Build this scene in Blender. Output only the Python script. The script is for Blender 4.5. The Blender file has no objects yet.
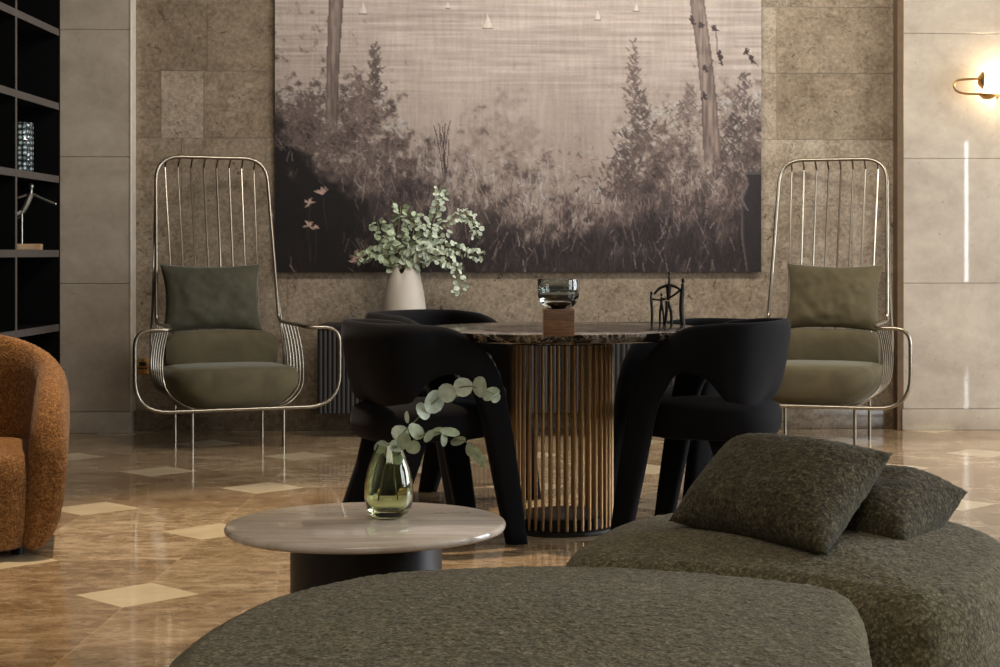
import bpy, bmesh, math, random
import numpy as np
from mathutils import Vector, Matrix, noise

# ------------------------------------------------------------------ camera, world, lights, exposure
S = bpy.context.scene
COL = S.collection
F_PX, CX, CY, CAM_H, YAW = 1680.0, 596.0, 253.0, 1.05, math.radians(2.0)
SN, CS = math.sin(YAW), math.cos(YAW)
cam = bpy.data.cameras.new('camera')
cam.sensor_fit = 'HORIZONTAL'; cam.sensor_width = 36.0
cam.lens = 36.0 * F_PX / 1000.0
cam.shift_x = -(CX - 500.0) / 1000.0
cam.shift_y = (CY - 333.5) / 1000.0
cam.clip_start = 0.05
cam_o = bpy.data.objects.new('camera', cam); COL.objects.link(cam_o)
cam_o.location = (0, 0, CAM_H)
cam_o.rotation_euler = (math.radians(90), 0, -YAW)
S.camera = cam_o

S.view_settings.view_transform = 'Standard'
S.view_settings.look = 'None'
S.view_settings.gamma = 1.0
S.view_settings.use_curve_mapping = False
S.view_settings.exposure = 0.0

w = bpy.data.worlds.new('world'); S.world = w; w.use_nodes = True
w.node_tree.nodes['Background'].inputs[0].default_value = (0.62, 0.74, 1.0, 1)
w.node_tree.nodes['Background'].inputs[1].default_value = 0.6


def area(name, loc, target, sx, sy, power, col, spread=180):
    l = bpy.data.lights.new(name, 'AREA'); l.shape = 'RECTANGLE'; l.size = sx; l.size_y = sy
    l.energy = power; l.color = col; l.spread = math.radians(spread)
    o = bpy.data.objects.new(name, l); COL.objects.link(o); o.location = loc
    d = Vector(target) - Vector(loc)
    o.rotation_euler = d.to_track_quat('-Z', 'Y').to_euler()
    return o


def spot(name, loc, target, power, col, ang, blend=0.6, rad=0.06):
    l = bpy.data.lights.new(name, 'SPOT'); l.energy = power; l.color = col
    l.spot_size = math.radians(ang); l.spot_blend = blend; l.shadow_soft_size = rad
    o = bpy.data.objects.new(name, l); COL.objects.link(o); o.location = loc
    d = Vector(target) - Vector(loc)
    o.rotation_euler = d.to_track_quat('-Z', 'Y').to_euler()
    return o


WARM = (1.0, 0.80, 0.58); COOL = (0.90, 0.95, 1.0)
area('window_light_right', (6.4, 7.4, 1.75), (0, 7.4, 1.2), 2.9, 2.7, 310, COOL)
area('window_light_near', (6.4, 3.3, 1.75), (0, 3.6, 0.8), 2.6, 2.7, 165, COOL)
area('window_light_slit', (5.98, -3.45, 1.62), (5.98, 5, 1.62), 0.05, 1.95, 7, (0.95, 0.97, 1.0))
area('wall_wash_fill', (0.5, 7.6, 3.5), (0.6, 10.2, 1.2), 2.6, 0.5, 125, (1.0, 0.94, 0.86))  # added wash that brightens back wall and painting, no real fitting
area('front_fill_lounge', (0.2, 1.2, 3.5), (0.0, 5.0, 0.3), 3.0, 1.5, 70, (1.0, 0.90, 0.76))  # unseen front fill, added to brighten surfaces facing the camera
spot('downlight_floor', (-1.2, 6.4, 3.5), (-0.9, 6.0, 0), 520, WARM, 58, 0.5)
spot('downlight_right', (1.9, 7.8, 3.5), (1.7, 8.6, 0), 130, (1.0, 0.84, 0.64), 70, 0.9)

# ------------------------------------------------------------------ helpers
PI = math.pi
R = math.radians


def W(px, py, zc):
    """world point seen at photo pixel px,py at camera depth zc"""
    xc = (px - CX) * zc / F_PX
    return Vector((xc * CS + zc * SN, -xc * SN + zc * CS, CAM_H - (py - CY) * zc / F_PX))


def mesh_obj(name, verts, faces, m=None, parent=None, smooth=True, angle=40):
    me = bpy.data.meshes.new(name)
    me.from_pydata([tuple(v) for v in verts], [], faces)
    me.update()
    bm = bmesh.new(); bm.from_mesh(me)
    bmesh.ops.recalc_face_normals(bm, faces=bm.faces)
    bm.to_mesh(me); bm.free()
    if smooth:
        me.polygons.foreach_set('use_smooth', [True] * len(me.polygons))
        if angle: me.set_sharp_from_angle(angle=R(angle))
    if m: me.materials.append(m)
    o = bpy.data.objects.new(name, me); COL.objects.link(o)
    if parent: o.parent = parent
    return o


def root(name, label, cat, loc=(0, 0, 0), rz=0, group=None):
    o = bpy.data.objects.new(name, None); COL.objects.link(o)
    o.empty_display_size = 0.05
    o.location = loc; o.rotation_euler = (0, 0, rz)
    o['label'] = label; o['category'] = cat
    if group: o['group'] = group
    return o


def tag(o, label, cat, group=None):
    o['label'] = label; o['category'] = cat
    if group: o['group'] = group
    return o


def struct(o):
    o['kind'] = 'structure'; return o


def copy_tree(o, parent=None):
    c = o.copy(); COL.objects.link(c)
    if parent: c.parent = parent
    for ch in list(o.children): copy_tree(ch, c)
    return c


class G:
    """geometry collector for one mesh"""
    def __init__(s): s.v = []; s.f = []
    def add(s, v, f):
        n = len(s.v); s.v += [Vector(p) for p in v]; s.f += [[i + n for i in q] for q in f]; return s
    def obj(s, name, m, parent=None, **k): return mesh_obj(name, s.v, s.f, m, parent, **k)


def box_bm(x0, x1, y0, y1, z0, z1, bev=0.0, seg=2):
    bm = bmesh.new()
    bmesh.ops.create_cube(bm, size=1)
    for v in bm.verts:
        v.co = Vector(((x0 + x1) / 2 + v.co.x * (x1 - x0), (y0 + y1) / 2 + v.co.y * (y1 - y0), (z0 + z1) / 2 + v.co.z * (z1 - z0)))
    if bev: bmesh.ops.bevel(bm, geom=list(bm.edges), offset=bev, segments=seg, profile=0.5, affect='EDGES')
    v = [x.co.copy() for x in bm.verts]; bm.verts.index_update()
    f = [[x.index for x in q.verts] for q in bm.faces]; bm.free()
    return v, f


def catmull(P, n, closed=False):
    P = [Vector(p) for p in P]; out = []
    N = len(P)
    segs = N if closed else N - 1
    for i in range(segs):
        if closed: a, b, c, d = P[(i - 1) % N], P[i], P[(i + 1) % N], P[(i + 2) % N]
        else: a, b, c, d = P[max(i - 1, 0)], P[i], P[i + 1], P[min(i + 2, N - 1)]
        for k in range(n):
            t = k / n
            out.append(0.5 * ((2 * b) + (c - a) * t + (2 * a - 5 * b + 4 * c - d) * t * t + (3 * b - a - 3 * c + d) * t ** 3))
    if not closed: out.append(P[-1].copy())
    return out


def fillet(P, rad, n=6):
    """polyline with rounded corners"""
    P = [Vector(p) for p in P]; out = [P[0]]
    for i in range(1, len(P) - 1):
        r = rad[i] if isinstance(rad, (list, tuple)) else rad
        a = P[i - 1] - P[i]; b = P[i + 1] - P[i]
        r = min(r, a.length * 0.49, b.length * 0.49)
        p0 = P[i] + a.normalized() * r; p1 = P[i] + b.normalized() * r
        for k in range(n + 1):
            t = k / n
            out.append(p0 * (1 - t) ** 2 + P[i] * 2 * t * (1 - t) + p1 * t * t)
    out.append(P[-1]); return out


def tube(P, r, seg=8, closed=False):
    """r number or list"""
    P = [Vector(p) for p in P]; n = len(P)
    rr = r if isinstance(r, (list, tuple)) else [r] * n
    T = []
    for i in range(n):
        if closed: t = P[(i + 1) % n] - P[(i - 1) % n]
        else: t = P[min(i + 1, n - 1)] - P[max(i - 1, 0)]
        T.append(t.normalized())
    up = Vector((0, 0, 1)) if abs(T[0].z) < 0.9 else Vector((1, 0, 0))
    nrm = (up - T[0] * up.dot(T[0])).normalized()
    v = []; f = []
    for i in range(n):
        nrm = (nrm - T[i] * nrm.dot(T[i])).normalized()
        b = T[i].cross(nrm)
        for k in range(seg):
            a = 2 * PI * k / seg
            v.append(P[i] + (nrm * math.cos(a) + b * math.sin(a)) * rr[i])
    m = n if closed else n - 1
    for i in range(m):
        for k in range(seg):
            a = i * seg + k; b = i * seg + (k + 1) % seg
            c = ((i + 1) % n) * seg + (k + 1) % seg; d = ((i + 1) % n) * seg + k
            f.append([a, b, c, d])
    if not closed:
        f.append(list(range(seg))[::-1]); f.append([(n - 1) * seg + k for k in range(seg)])
    return v, f


def loft(rings, cap=True, closed=False):
    v = []; f = []; n = len(rings[0])
    for r in rings: v += r
    m = len(rings)
    for i in range(m if closed else m - 1):
        j = (i + 1) % m
        for k in range(n):
            f.append([i * n + k, i * n + (k + 1) % n, j * n + (k + 1) % n, j * n + k])
    if cap and not closed:
        f.append(list(range(n))[::-1]); f.append([(m - 1) * n + k for k in range(n)])
    return v, f


def lathe(prof, seg=48, cx=0, cy=0):
    """prof: (r,z) list; closes onto axis where r==0"""
    v = []; f = []; idx = []
    for (r, z) in prof:
        if r < 1e-6:
            idx.append([len(v)] * seg); v.append(Vector((cx, cy, z)))
        else:
            idx.append(list(range(len(v), len(v) + seg)))
            for k in range(seg):
                a = 2 * PI * k / seg; v.append(Vector((cx + r * math.cos(a), cy + r * math.sin(a), z)))
    for i in range(len(prof) - 1):
        A, B = idx[i], idx[i + 1]
        for k in range(seg):
            q = [A[k], A[(k + 1) % seg], B[(k + 1) % seg], B[k]]
            u = []
            for x in q:
                if x not in u: u.append(x)
            if len(u) > 2: f.append(u)
    return v, f


def sphere(c, r, seg=16, rings=10, sc=(1, 1, 1)):
    prof = [(r * math.sin(PI * i / rings), -r * math.cos(PI * i / rings)) for i in range(rings + 1)]
    prof[0] = (0, -r); prof[-1] = (0, r)
    v, f = lathe(prof, seg)
    c = Vector(c)
    return [Vector((p.x * sc[0], p.y * sc[1], p.z * sc[2])) + c for p in v], f


def cyl(p0, p1, r, seg=16): return tube([p0, p1], r, seg)


# ------------------------------------------------------------------ materials
def srgb(r, g, b):
    f = lambda c: c / 12.92 if c <= 0.04045 else ((c + 0.055) / 1.055) ** 2.4
    return (f(r / 255), f(g / 255), f(b / 255), 1)


class NT:
    def __init__(s, name):
        s.m = bpy.data.materials.new(name); s.m.use_nodes = True
        s.t = s.m.node_tree; s.n = s.t.nodes; s.b = s.n['Principled BSDF']
    def new(s, typ, **k):
        x = s.n.new(typ)
        for a, v in k.items(): setattr(x, a, v)
        return x
    def link(s, a, b): s.t.links.new(a, b)
    def math(s, op, a, b=None, c=None):
        x = s.new('ShaderNodeMath', operation=op)
        for i, q in enumerate((a, b, c)):
            if q is None: continue
            if isinstance(q, (int, float)): x.inputs[i].default_value = q
            else: s.link(q, x.inputs[i])
        return x.outputs[0]
    def coord(s, which='Object', scale=(1, 1, 1), loc=(0, 0, 0), src=None):
        mp = s.new('ShaderNodeMapping'); mp.inputs['Scale'].default_value = scale; mp.inputs['Location'].default_value = loc
        if src is None:
            tc = s.new('ShaderNodeTexCoord'); src = tc.outputs[which]
        s.link(src, mp.inputs[0]); return mp.outputs[0]
    def world(s): return s.new('ShaderNodeNewGeometry').outputs['Position']
    def noise(s, vec, scale, detail=4, rough=0.55, dist=0):
        x = s.new('ShaderNodeTexNoise'); x.inputs['Scale'].default_value = scale
        x.inputs['Detail'].default_value = detail; x.inputs['Roughness'].default_value = rough
        x.inputs['Distortion'].default_value = dist
        if vec is not None: s.link(vec, x.inputs['Vector'])
        return x
    def voro(s, vec, scale, feature='F1', rand=1):
        x = s.new('ShaderNodeTexVoronoi'); x.feature = feature; x.inputs['Scale'].default_value = scale
        x.inputs['Randomness'].default_value = rand
        if vec is not None: s.link(vec, x.inputs['Vector'])
        return x
    def ramp(s, fac, stops):
        x = s.new('ShaderNodeValToRGB'); e = x.color_ramp.elements
        while len(e) > 1: e.remove(e[-1])
        e[0].position = stops[0][0]; e[0].color = stops[0][1]
        for p, c in stops[1:]:
            q = e.new(p); q.color = c
        s.link(fac, x.inputs[0]); return x.outputs[0]
    def mix(s, fac, a, b, mode='MIX'):
        x = s.new('ShaderNodeMix'); x.data_type = 'RGBA'; x.blend_type = mode
        for q, sock in ((fac, x.inputs[0]), (a, x.inputs[6]), (b, x.inputs[7])):
            if isinstance(q, (int, float)): sock.default_value = q
            elif isinstance(q, tuple): sock.default_value = q
            else: s.link(q, sock)
        return x.outputs[2]
    def bump(s, h, strength=0.3, dist=0.01):
        x = s.new('ShaderNodeBump'); x.inputs['Strength'].default_value = strength; x.inputs['Distance'].default_value = dist
        s.link(h, x.inputs['Height']); s.link(x.outputs[0], s.b.inputs['Normal'])
    def base(s, c):
        if isinstance(c, tuple): s.b.inputs['Base Color'].default_value = c
        else: s.link(c, s.b.inputs['Base Color'])
        return s
    def set(s, **k):
        for a, v in k.items():
            s.b.inputs[a.replace('_', ' ')].default_value = v
        return s


def g4(v, a=1): return (v, v, v, a)


def simple(name, col, rough=0.5, metal=0.0, var=0.12, scale=20, bump=0.0, **k):
    t = NT(name)
    n = t.noise(t.coord('Object'), scale, 5)
    d = tuple(c * (1 - var) for c in col[:3]) + (1,); l = tuple(min(1, c * (1 + var)) for c in col[:3]) + (1,)
    t.base(t.ramp(n.outputs[0], [(0.3, d), (0.7, l)]))
    t.set(Roughness=rough, Metallic=metal, **k)
    if bump: t.bump(n.outputs[0], bump, 0.004)
    return t.m


def marble_recess():
    """brown breccia marble; the face attribute 'tint' holds the slab"""
    t = NT('brown_breccia_marble')
    a = t.new('ShaderNodeAttribute', attribute_name='tint')
    pos = t.world()
    off = t.new('ShaderNodeVectorMath', operation='MULTIPLY_ADD')
    t.link(a.outputs['Color'], off.inputs[0]); off.inputs[1].default_value = (7, 0, 5); t.link(pos, off.inputs[2])
    p = off.outputs[0]
    n1 = t.noise(p, 2.4, 6, 0.6, 0.5)
    n2 = t.noise(p, 42, 5, 0.7, 0.3)
    n4 = t.noise(p, 8, 4, 0.6, 0.5)
    c = t.ramp(n1.outputs[0], [(0.32, srgb(136, 121, 103)), (0.5, srgb(160, 146, 128)), (0.68, srgb(182, 170, 152))])
    c = t.mix(0.45, c, t.ramp(n2.outputs[0], [(0.36, srgb(96, 84, 72)), (0.5, srgb(162, 150, 134)), (0.64, srgb(212, 202, 188))]))
    c = t.mix(0.25, c, t.ramp(n4.outputs[0], [(0.38, srgb(96, 83, 71)), (0.58, srgb(188, 177, 161))]))
    # pale broken fragments, dark pits, thin veins
    vo = t.voro(t.coord(src=p, scale=(1, 1, 1.3)), 9, 'F1'); sv = t.new('ShaderNodeSeparateColor'); t.link(vo.outputs['Color'], sv.inputs[0])
    frag = t.math('MULTIPLY', t.math('GREATER_THAN', sv.outputs[0], .80), t.ramp(t.math('ADD', vo.outputs['Distance'], t.math('MULTIPLY', t.noise(p, 30, 4, .7).outputs[0], .5)), [(.42, g4(1)), (.52, g4(0))]))
    c = t.mix(t.math('MULTIPLY', frag, 0.5), c, srgb(205, 192, 172))
    pits = t.ramp(t.noise(p, 24, 6, 0.75, 1.2).outputs[0], [(0.37, g4(1)), (0.44, g4(0))])
    mask = t.ramp(t.noise(p, 5, 3).outputs[0], [(0.42, g4(0.1)), (0.6, g4(1))])
    c = t.mix(t.math('MULTIPLY', t.math('MULTIPLY', pits, mask), 0.9), c, srgb(74, 60, 50))
    vn = t.ramp(t.math('ABSOLUTE', t.math('SUBTRACT', t.noise(p, 4, 5, 0.65, 1.6).outputs[0], 0.5)), [(0.0, g4(1)), (0.012, g4(0))])
    c = t.mix(t.math('MULTIPLY', vn, 0.35), c, srgb(206, 194, 174))
    sep = t.new('ShaderNodeSeparateColor'); t.link(a.outputs['Color'], sep.inputs[0])
    c = t.mix(1.0, c, t.ramp(sep.outputs[1], [(0, srgb(190, 181, 168)), (1, srgb(255, 252, 248))]), 'MULTIPLY')
    t.base(c); t.set(Roughness=0.22, Coat_Weight=0.25, Coat_Roughness=0.06)
    return t.m


def marble_panel():
    t = NT('grey_limestone')
    pos = t.world()
    n1 = t.noise(t.coord(src=pos, scale=(1, 1, 1.6)), 2.2, 6, 0.6, 0.5)
    n2 = t.noise(pos, 14, 6, 0.7)
    c = t.ramp(n1.outputs[0], [(0.25, srgb(146, 134, 118)), (0.5, srgb(170, 158, 142)), (0.75, srgb(188, 177, 160))])
    c = t.mix(0.25, c, t.ramp(n2.outputs[0], [(0.3, srgb(140, 128, 112)), (0.7, srgb(196, 185, 168))]))
    pits = t.ramp(t.noise(pos, 30, 4, 0.6).outputs[0], [(0.26, g4(1)), (0.33, g4(0))])
    c = t.mix(t.math('MULTIPLY', pits, 0.5), c, srgb(112, 100, 88))
    t.base(c); t.set(Roughness=0.5, Coat_Weight=0.7, Coat_Roughness=0.02)
    return t.m


TX0, TY0, TDX, TDY = -1.228, 5.21, 0.592, 0.588


def marble_floor():
    t = NT('polished_marble_tiles')
    pos = t.world()
    sep = t.new('ShaderNodeSeparateXYZ'); t.link(pos, sep.inputs[0])
    u = t.math('DIVIDE', t.math('SUBTRACT', sep.outputs[0], TX0), TDX)
    v = t.math('DIVIDE', t.math('SUBTRACT', sep.outputs[1], TY0), TDY)
    iu = t.math('ROUND', u); iv = t.math('ROUND', v)
    du = t.math('ABSOLUTE', t.math('SUBTRACT', u, iu)); dv = t.math('ABSOLUTE', t.math('SUBTRACT', v, iv))
    par = t.math('ABSOLUTE', t.math('MODULO', t.math('ADD', iu, iv), 2.0))
    even = t.math('LESS_THAN', par, 0.5)
    dsum = t.math('ADD', du, dv)
    dia = t.math('MULTIPLY', even, t.math('LESS_THAN', dsum, 0.318))
    jd = t.math('MULTIPLY', even, t.math('LESS_THAN', t.math('ABSOLUTE', t.math('SUBTRACT', dsum, 0.318)), 0.006))
    seam = t.math('MULTIPLY', t.math('LESS_THAN', t.math('MINIMUM', du, dv), 0.0035), t.math('SUBTRACT', 1.0, dia))
    joint = t.math('MAXIMUM', jd, seam)
    # slab id
    fu = t.math('FLOOR', u); fv = t.math('FLOOR', v)
    cb = t.new('ShaderNodeCombineXYZ'); t.link(fu, cb.inputs[0]); t.link(fv, cb.inputs[1])
    wn = t.new('ShaderNodeTexWhiteNoise', noise_dimensions='3D'); t.link(cb.outputs[0], wn.inputs[0])
    off = t.new('ShaderNodeVectorMath', operation='MULTIPLY_ADD')
    t.link(wn.outputs['Color'], off.inputs[0]); off.inputs[1].default_value = (9, 9, 9); t.link(pos, off.inputs[2])
    st = t.coord(src=off.outputs[0], scale=(1.0, 1.6, 1))
    n1 = t.noise(st, 2.6, 8, 0.66, 0.9)
    n2 = t.noise(st, 13, 6, 0.7, 0.6)
    c = t.ramp(n1.outputs[0], [(0.30, srgb(112, 92, 68)), (0.44, srgb(158, 134, 102)), (0.56, srgb(190, 166, 132)), (0.72, srgb(224, 206, 174))])
    c = t.mix(0.5, c, t.ramp(n2.outputs[0], [(0.34, srgb(96, 76, 58)), (0.5, srgb(160, 136, 106)), (0.66, srgb(220, 204, 178))]))
    vein = t.ramp(t.math('ABSOLUTE', t.math('SUBTRACT', t.noise(st, 4.5, 5, 0.6, 1.4).outputs[0], 0.5)), [(0.0, g4(1)), (0.018, g4(0))])
    c = t.mix(t.math('MULTIPLY', vein, 0.3), c, srgb(226, 206, 172))
    pits = t.ramp(t.noise(st, 18, 5, 0.7, 0.8).outputs[0], [(0.28, g4(1)), (0.38, g4(0))])
    c = t.mix(t.math('MULTIPLY', pits, 0.6), c, srgb(84, 58, 40))
    c = t.mix(1.0, c, t.ramp(wn.outputs['Value'], [(0, srgb(214, 206, 198)), (1, srgb(255, 255, 255))]), 'MULTIPLY')
    cream = t.ramp(t.noise(pos, 6, 4).outputs[0], [(0.3, srgb(196, 178, 146)), (0.7, srgb(216, 199, 166))])
    c = t.mix(dia, c, cream)
    c = t.mix(t.math('MULTIPLY', joint, 0.45), c, srgb(196, 168, 128))
    t.base(c)
    rg = t.ramp(t.noise(pos, 5, 3).outputs[0], [(0.3, g4(0.05)), (0.7, g4(0.11))])
    t.link(rg, t.b.inputs['Roughness'])
    t.set(Specular_IOR_Level=0.8)
    return t.m


def boucle(name, dark, mid, light, sc=150):
    t = NT(name)
    p = t.coord('Object')
    v = t.voro(p, sc, 'F1'); n = t.noise(p, sc * 0.5, 4, 0.7, 1.0); n2 = t.noise(p, 3.5, 3)
    h = t.math('ADD', t.math('MULTIPLY', t.math('SUBTRACT', 1.0, v.outputs['Distance']), 0.35), t.math('MULTIPLY', n.outputs[0], 1.15))
    c = t.ramp(h, [(0.50, dark), (0.78, mid), (1.02, light)])
    c = t.mix(1.0, c, t.ramp(n2.outputs[0], [(0.3, g4(0.82)), (0.7, g4(1.0))]), 'MULTIPLY')
    t.base(c); t.set(Roughness=0.95, Sheen_Weight=0.26, Sheen_Roughness=0.5, Sheen_Tint=tuple((c + .7) / 1.7 for c in light[:3]) + (1,), Specular_IOR_Level=0.1)
    t.bump(h, 0.8, 0.005)
    return t.m


def velvet(name, col, sheen=0.5, tint=(1, 1, 1, 1)):
    t = NT(name)
    p = t.coord('Object')
    n = t.noise(p, 5, 4, 0.6, 0.8); f = t.noise(p, 320, 2)
    d = tuple(c * 0.78 for c in col[:3]) + (1,); l = tuple(c * 1.2 for c in col[:3]) + (1,)
    t.base(t.ramp(n.outputs[0], [(0.3, d), (0.7, l)]))
    t.set(Roughness=0.85, Sheen_Weight=sheen, Sheen_Roughness=0.35, Sheen_Tint=tint, Specular_IOR_Level=0.12)
    t.bump(f.outputs[0], 0.15, 0.001)
    return t.m


def glass(name, col, rough=0.0):
    t = NT(name)
    n = t.noise(t.coord('Object'), 9, 2)
    d = tuple(c * 0.94 for c in col[:3]) + (1,)
    t.base(t.ramp(n.outputs[0], [(0.3, d), (0.7, col)]))
    t.set(Roughness=rough, IOR=1.48, Transmission_Weight=1.0)
    return t.m


def wood(name, dark, light, scale=(1, 1, 14)):
    t = NT(name)
    p = t.coord('Object', scale=scale)
    n = t.noise(p, 6, 6, 0.6, 0.8)
    t.base(t.ramp(n.outputs[0], [(0.3, dark), (0.7, light)])); t.set(Roughness=0.45)
    t.bump(n.outputs[0], 0.1, 0.002)
    return t.m


def dark_marble():
    t = NT('black_veined_marble')
    p = t.coord('Object')
    n = t.noise(p, 7, 6, 0.65, 1.8)
    e = t.math('ABSOLUTE', t.math('SUBTRACT', n.outputs[0], 0.5))
    vein = t.ramp(e, [(0.0, g4(1)), (0.02, g4(0.35)), (0.05, g4(0))])
    v = t.voro(t.coord('Object', scale=(1, 1, 1)), 38, 'DISTANCE_TO_EDGE')
    cr = t.ramp(t.math('ADD', v.outputs[0], t.math('MULTIPLY', t.noise(p, 22, 4).outputs[0], 0.10)), [(0.036, g4(1)), (0.05, g4(0))])
    geo = t.new('ShaderNodeNewGeometry'); sp = t.new('ShaderNodeSeparateXYZ'); t.link(geo.outputs['Normal'], sp.inputs[0])
    side = t.math('SUBTRACT', 1.0, t.math('ABSOLUTE', sp.outputs[2]))
    f = t.math('MAXIMUM', t.math('MULTIPLY', vein, 0.55), t.math('MULTIPLY', cr, 0.8))
    c = t.mix(f, t.ramp(t.noise(p, 4, 4).outputs[0], [(0.3, srgb(9, 8, 8)), (0.7, srgb(26, 22, 20))]), srgb(176, 166, 152))
    t.base(c); t.set(Roughness=0.12, Specular_IOR_Level=0.6)
    return t.m


M = {}
M['recess'] = marble_recess()
M['panel'] = marble_panel()
M['floor'] = marble_floor()
M['plaster'] = simple('plaster', srgb(150, 140, 126), 0.8, scale=3)
M['ceiling'] = simple('ceiling_plaster', srgb(170, 160, 146), 0.9, scale=3)
M['bronze_trim'] = simple('bronze_trim', srgb(104, 84, 62), 0.4, 0.4)
M['pale_tone'] = simple('pale_lit_tone', srgb(196, 186, 170), 0.35)  # panel stone lightened to look lit; the rocker switch shares it
M['olive_boucle'] = boucle('olive_boucle', srgb(64, 59, 43), srgb(104, 98, 76), srgb(150, 142, 117), 130)
M['moss_boucle'] = boucle('moss_boucle', srgb(42, 38, 27), srgb(74, 69, 52), srgb(116, 109, 85), 130)
M['rust_boucle'] = boucle('rust_boucle', srgb(82, 52, 24), srgb(124, 84, 44), srgb(162, 122, 76), 150)
M['olive_velvet'] = velvet('olive_velvet', srgb(84, 77, 58), 0.22, (0.9, 0.9, 0.75, 1))
M['green_velvet'] = velvet('grey_green_velvet', srgb(66, 64, 52), 0.22, (0.9, 0.92, 0.8, 1))
M['black_velvet'] = velvet('black_velvet', srgb(13, 13, 15), 0.04, (0.75, 0.8, 1, 1))
M['steel'] = simple('brushed_bronze_steel', srgb(146, 138, 124), 0.3, 1.0)
M['brass'] = simple('antique_brass', srgb(184, 146, 92), 0.3, 1.0)
M['rod_brass'] = simple('bronze_rod', srgb(172, 142, 104), 0.38, 1.0)
M['blackened'] = simple('blackened_metal', srgb(22, 21, 21), 0.4, 0.3)
M['dark_marble'] = dark_marble()
M['fluted'] = simple('charcoal_lacquer', srgb(27, 25, 24), 0.6)
M['shelf_dark'] = simple('black_stained_wood', srgb(6, 6, 6), 0.8, Specular_IOR_Level=0.12)
M['shelf_edge_lit'] = simple('lit_grey_edge', srgb(78, 72, 67), 0.5)  # front lips coloured lighter than the shelves, standing in for light on them
M['walnut'] = wood('walnut', srgb(66, 44, 30), srgb(134, 98, 68), (2, 2, 22))
M['pale_wood'] = wood('pale_wood', srgb(150, 112, 78), srgb(206, 176, 138), (14, 1, 1))
M['ceramic'] = simple('white_ceramic', srgb(178, 170, 158), 0.6, scale=6, var=0.06)
M['green_glass'] = glass('green_glass', srgb(222, 230, 196))
M['smoke_glass'] = glass('smoke_glass', srgb(226, 232, 228))
M['sculpt_dark'] = simple('dark_bronze', srgb(40, 36, 34), 0.4, 0.7)
M['sculpt_silver'] = simple('silver_metal', srgb(176, 172, 164), 0.35, 0.9)
M['leaf_pale'] = simple('eucalyptus_leaf', srgb(176, 186, 166), 0.55, scale=30, var=0.4)
M['leaf_green'] = simple('green_eucalyptus_leaf', srgb(150, 162, 134), 0.55, scale=30, var=0.45)
M['stem'] = simple('green_stem', srgb(116, 118, 74), 0.6)
M['pebble'] = simple('dark_residue', srgb(40, 44, 36), 0.5)


def onyx():
    t = NT('beige_onyx_top')
    n = t.noise(t.coord('Object', scale=(1.2, 7, 1)), 3, 5, 0.6, 0.7)
    t.base(t.ramp(n.outputs[0], [(0.3, srgb(196, 180, 164)), (0.5, srgb(222, 210, 196)), (0.7, srgb(232, 222, 210))]))
    t.set(Roughness=0.07, Specular_IOR_Level=0.8)
    return t.m


M['onyx'] = onyx()

# ------------------------------------------------------------------ room shell
YP, YR = 9.89, 10.00            # pilaster face, recess face
XL, XR = -2.372, 2.166           # recess edges
H = 3.6


def wall(name, verts, m):
    o = mesh_obj(name, verts, [list(range(len(verts)))], m, smooth=False)
    return struct(o)


fl = mesh_obj('floor', [(-3.3, -3.6, 0), (6.5, -3.6, 0), (6.5, 10.2, 0), (-3.3, 10.2, 0)], [[0, 1, 2, 3]], M['floor'], smooth=False); struct(fl)
v, f = box_bm(-3.4, 6.6, -3.7, 10.3, H, H + 0.1); struct(mesh_obj('ceiling', v, f, M['ceiling'], smooth=False))

# recess: slabs in running courses, each face keeps its own slab number in 'tint'
random.seed(11)
rows = [0.125, 0.145, 0.541, 0.937, 1.333, 1.729, 2.125, 2.521, 2.917, 3.313, H]
preset = {
    6: [(-2.378, -1.95, .10), (-1.95, -1.545, .16), (1.33, 1.43, .62), (1.43, 2.166, .20)],
    5: [(-2.378, -2.22, .22), (-2.22, -1.97, .72), (-1.97, -1.545, .28), (1.33, 1.43, .7), (1.43, 2.166, .22)],
    7: [(-2.378, -2.0, .08), (-2.0, -1.545, .18), (1.33, 1.80, .22), (1.80, 2.166, .16)],
    4: [(-2.378, -2.1, .35), (-2.1, -1.6, .30), (1.25, 1.72, .80), (1.72, 2.166, .55)],
}
gv = []; gf = []; tint = []; jg = G()
for ri in range(len(rows) - 1):
    z0, z1 = rows[ri], rows[ri + 1]
    xs = [XL]
    fixed = preset.get(ri, [])
    x = XL - random.random() * 0.3
    cuts = []
    if fixed:
        cuts = [a for a, b, c in fixed] + [b for a, b, c in fixed]
        mids = [x for x in (-0.9, -0.3, 0.3, 0.85)]
        cuts += mids
    else:
        while x < XR:
            x += random.uniform(0.5, 0.85); cuts.append(x)
    cuts = sorted(set([XL, XR] + [c for c in cuts if XL + .06 < c < XR - .06]))
    for a, b in zip(cuts[:-1], cuts[1:]):
        tv = None
        for (p, q, c) in fixed:
            if p - .01 <= (a + b) / 2 <= q + .01: tv = c
        if tv is None: tv = random.uniform(0.3, 0.75) if ri < 5 else random.uniform(.1, .4)
        n = len(gv); e = 0.0012
        gv += [(a + e, YR, z0 + e), (b - e, YR, z0 + e), (b - e, YR, z1 - e), (a + e, YR, z1 - e)]
        gf.append([n, n + 1, n + 2, n + 3]); tint.append((random.random(), tv, random.random(), 1))
o = mesh_obj('wall_back', gv, gf, M['recess'], smooth=False); struct(o)
at = o.data.attributes.new('tint', 'FLOAT_COLOR', 'FACE')
for i, c in enumerate(tint): at.data[i].color = c
v, f = box_bm(XL - .3, XR + .3, YR + 0.004, YR + 0.15, 0, H); struct(mesh_obj('wall_back_core', v, f, M['plaster'], smooth=False))


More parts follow.
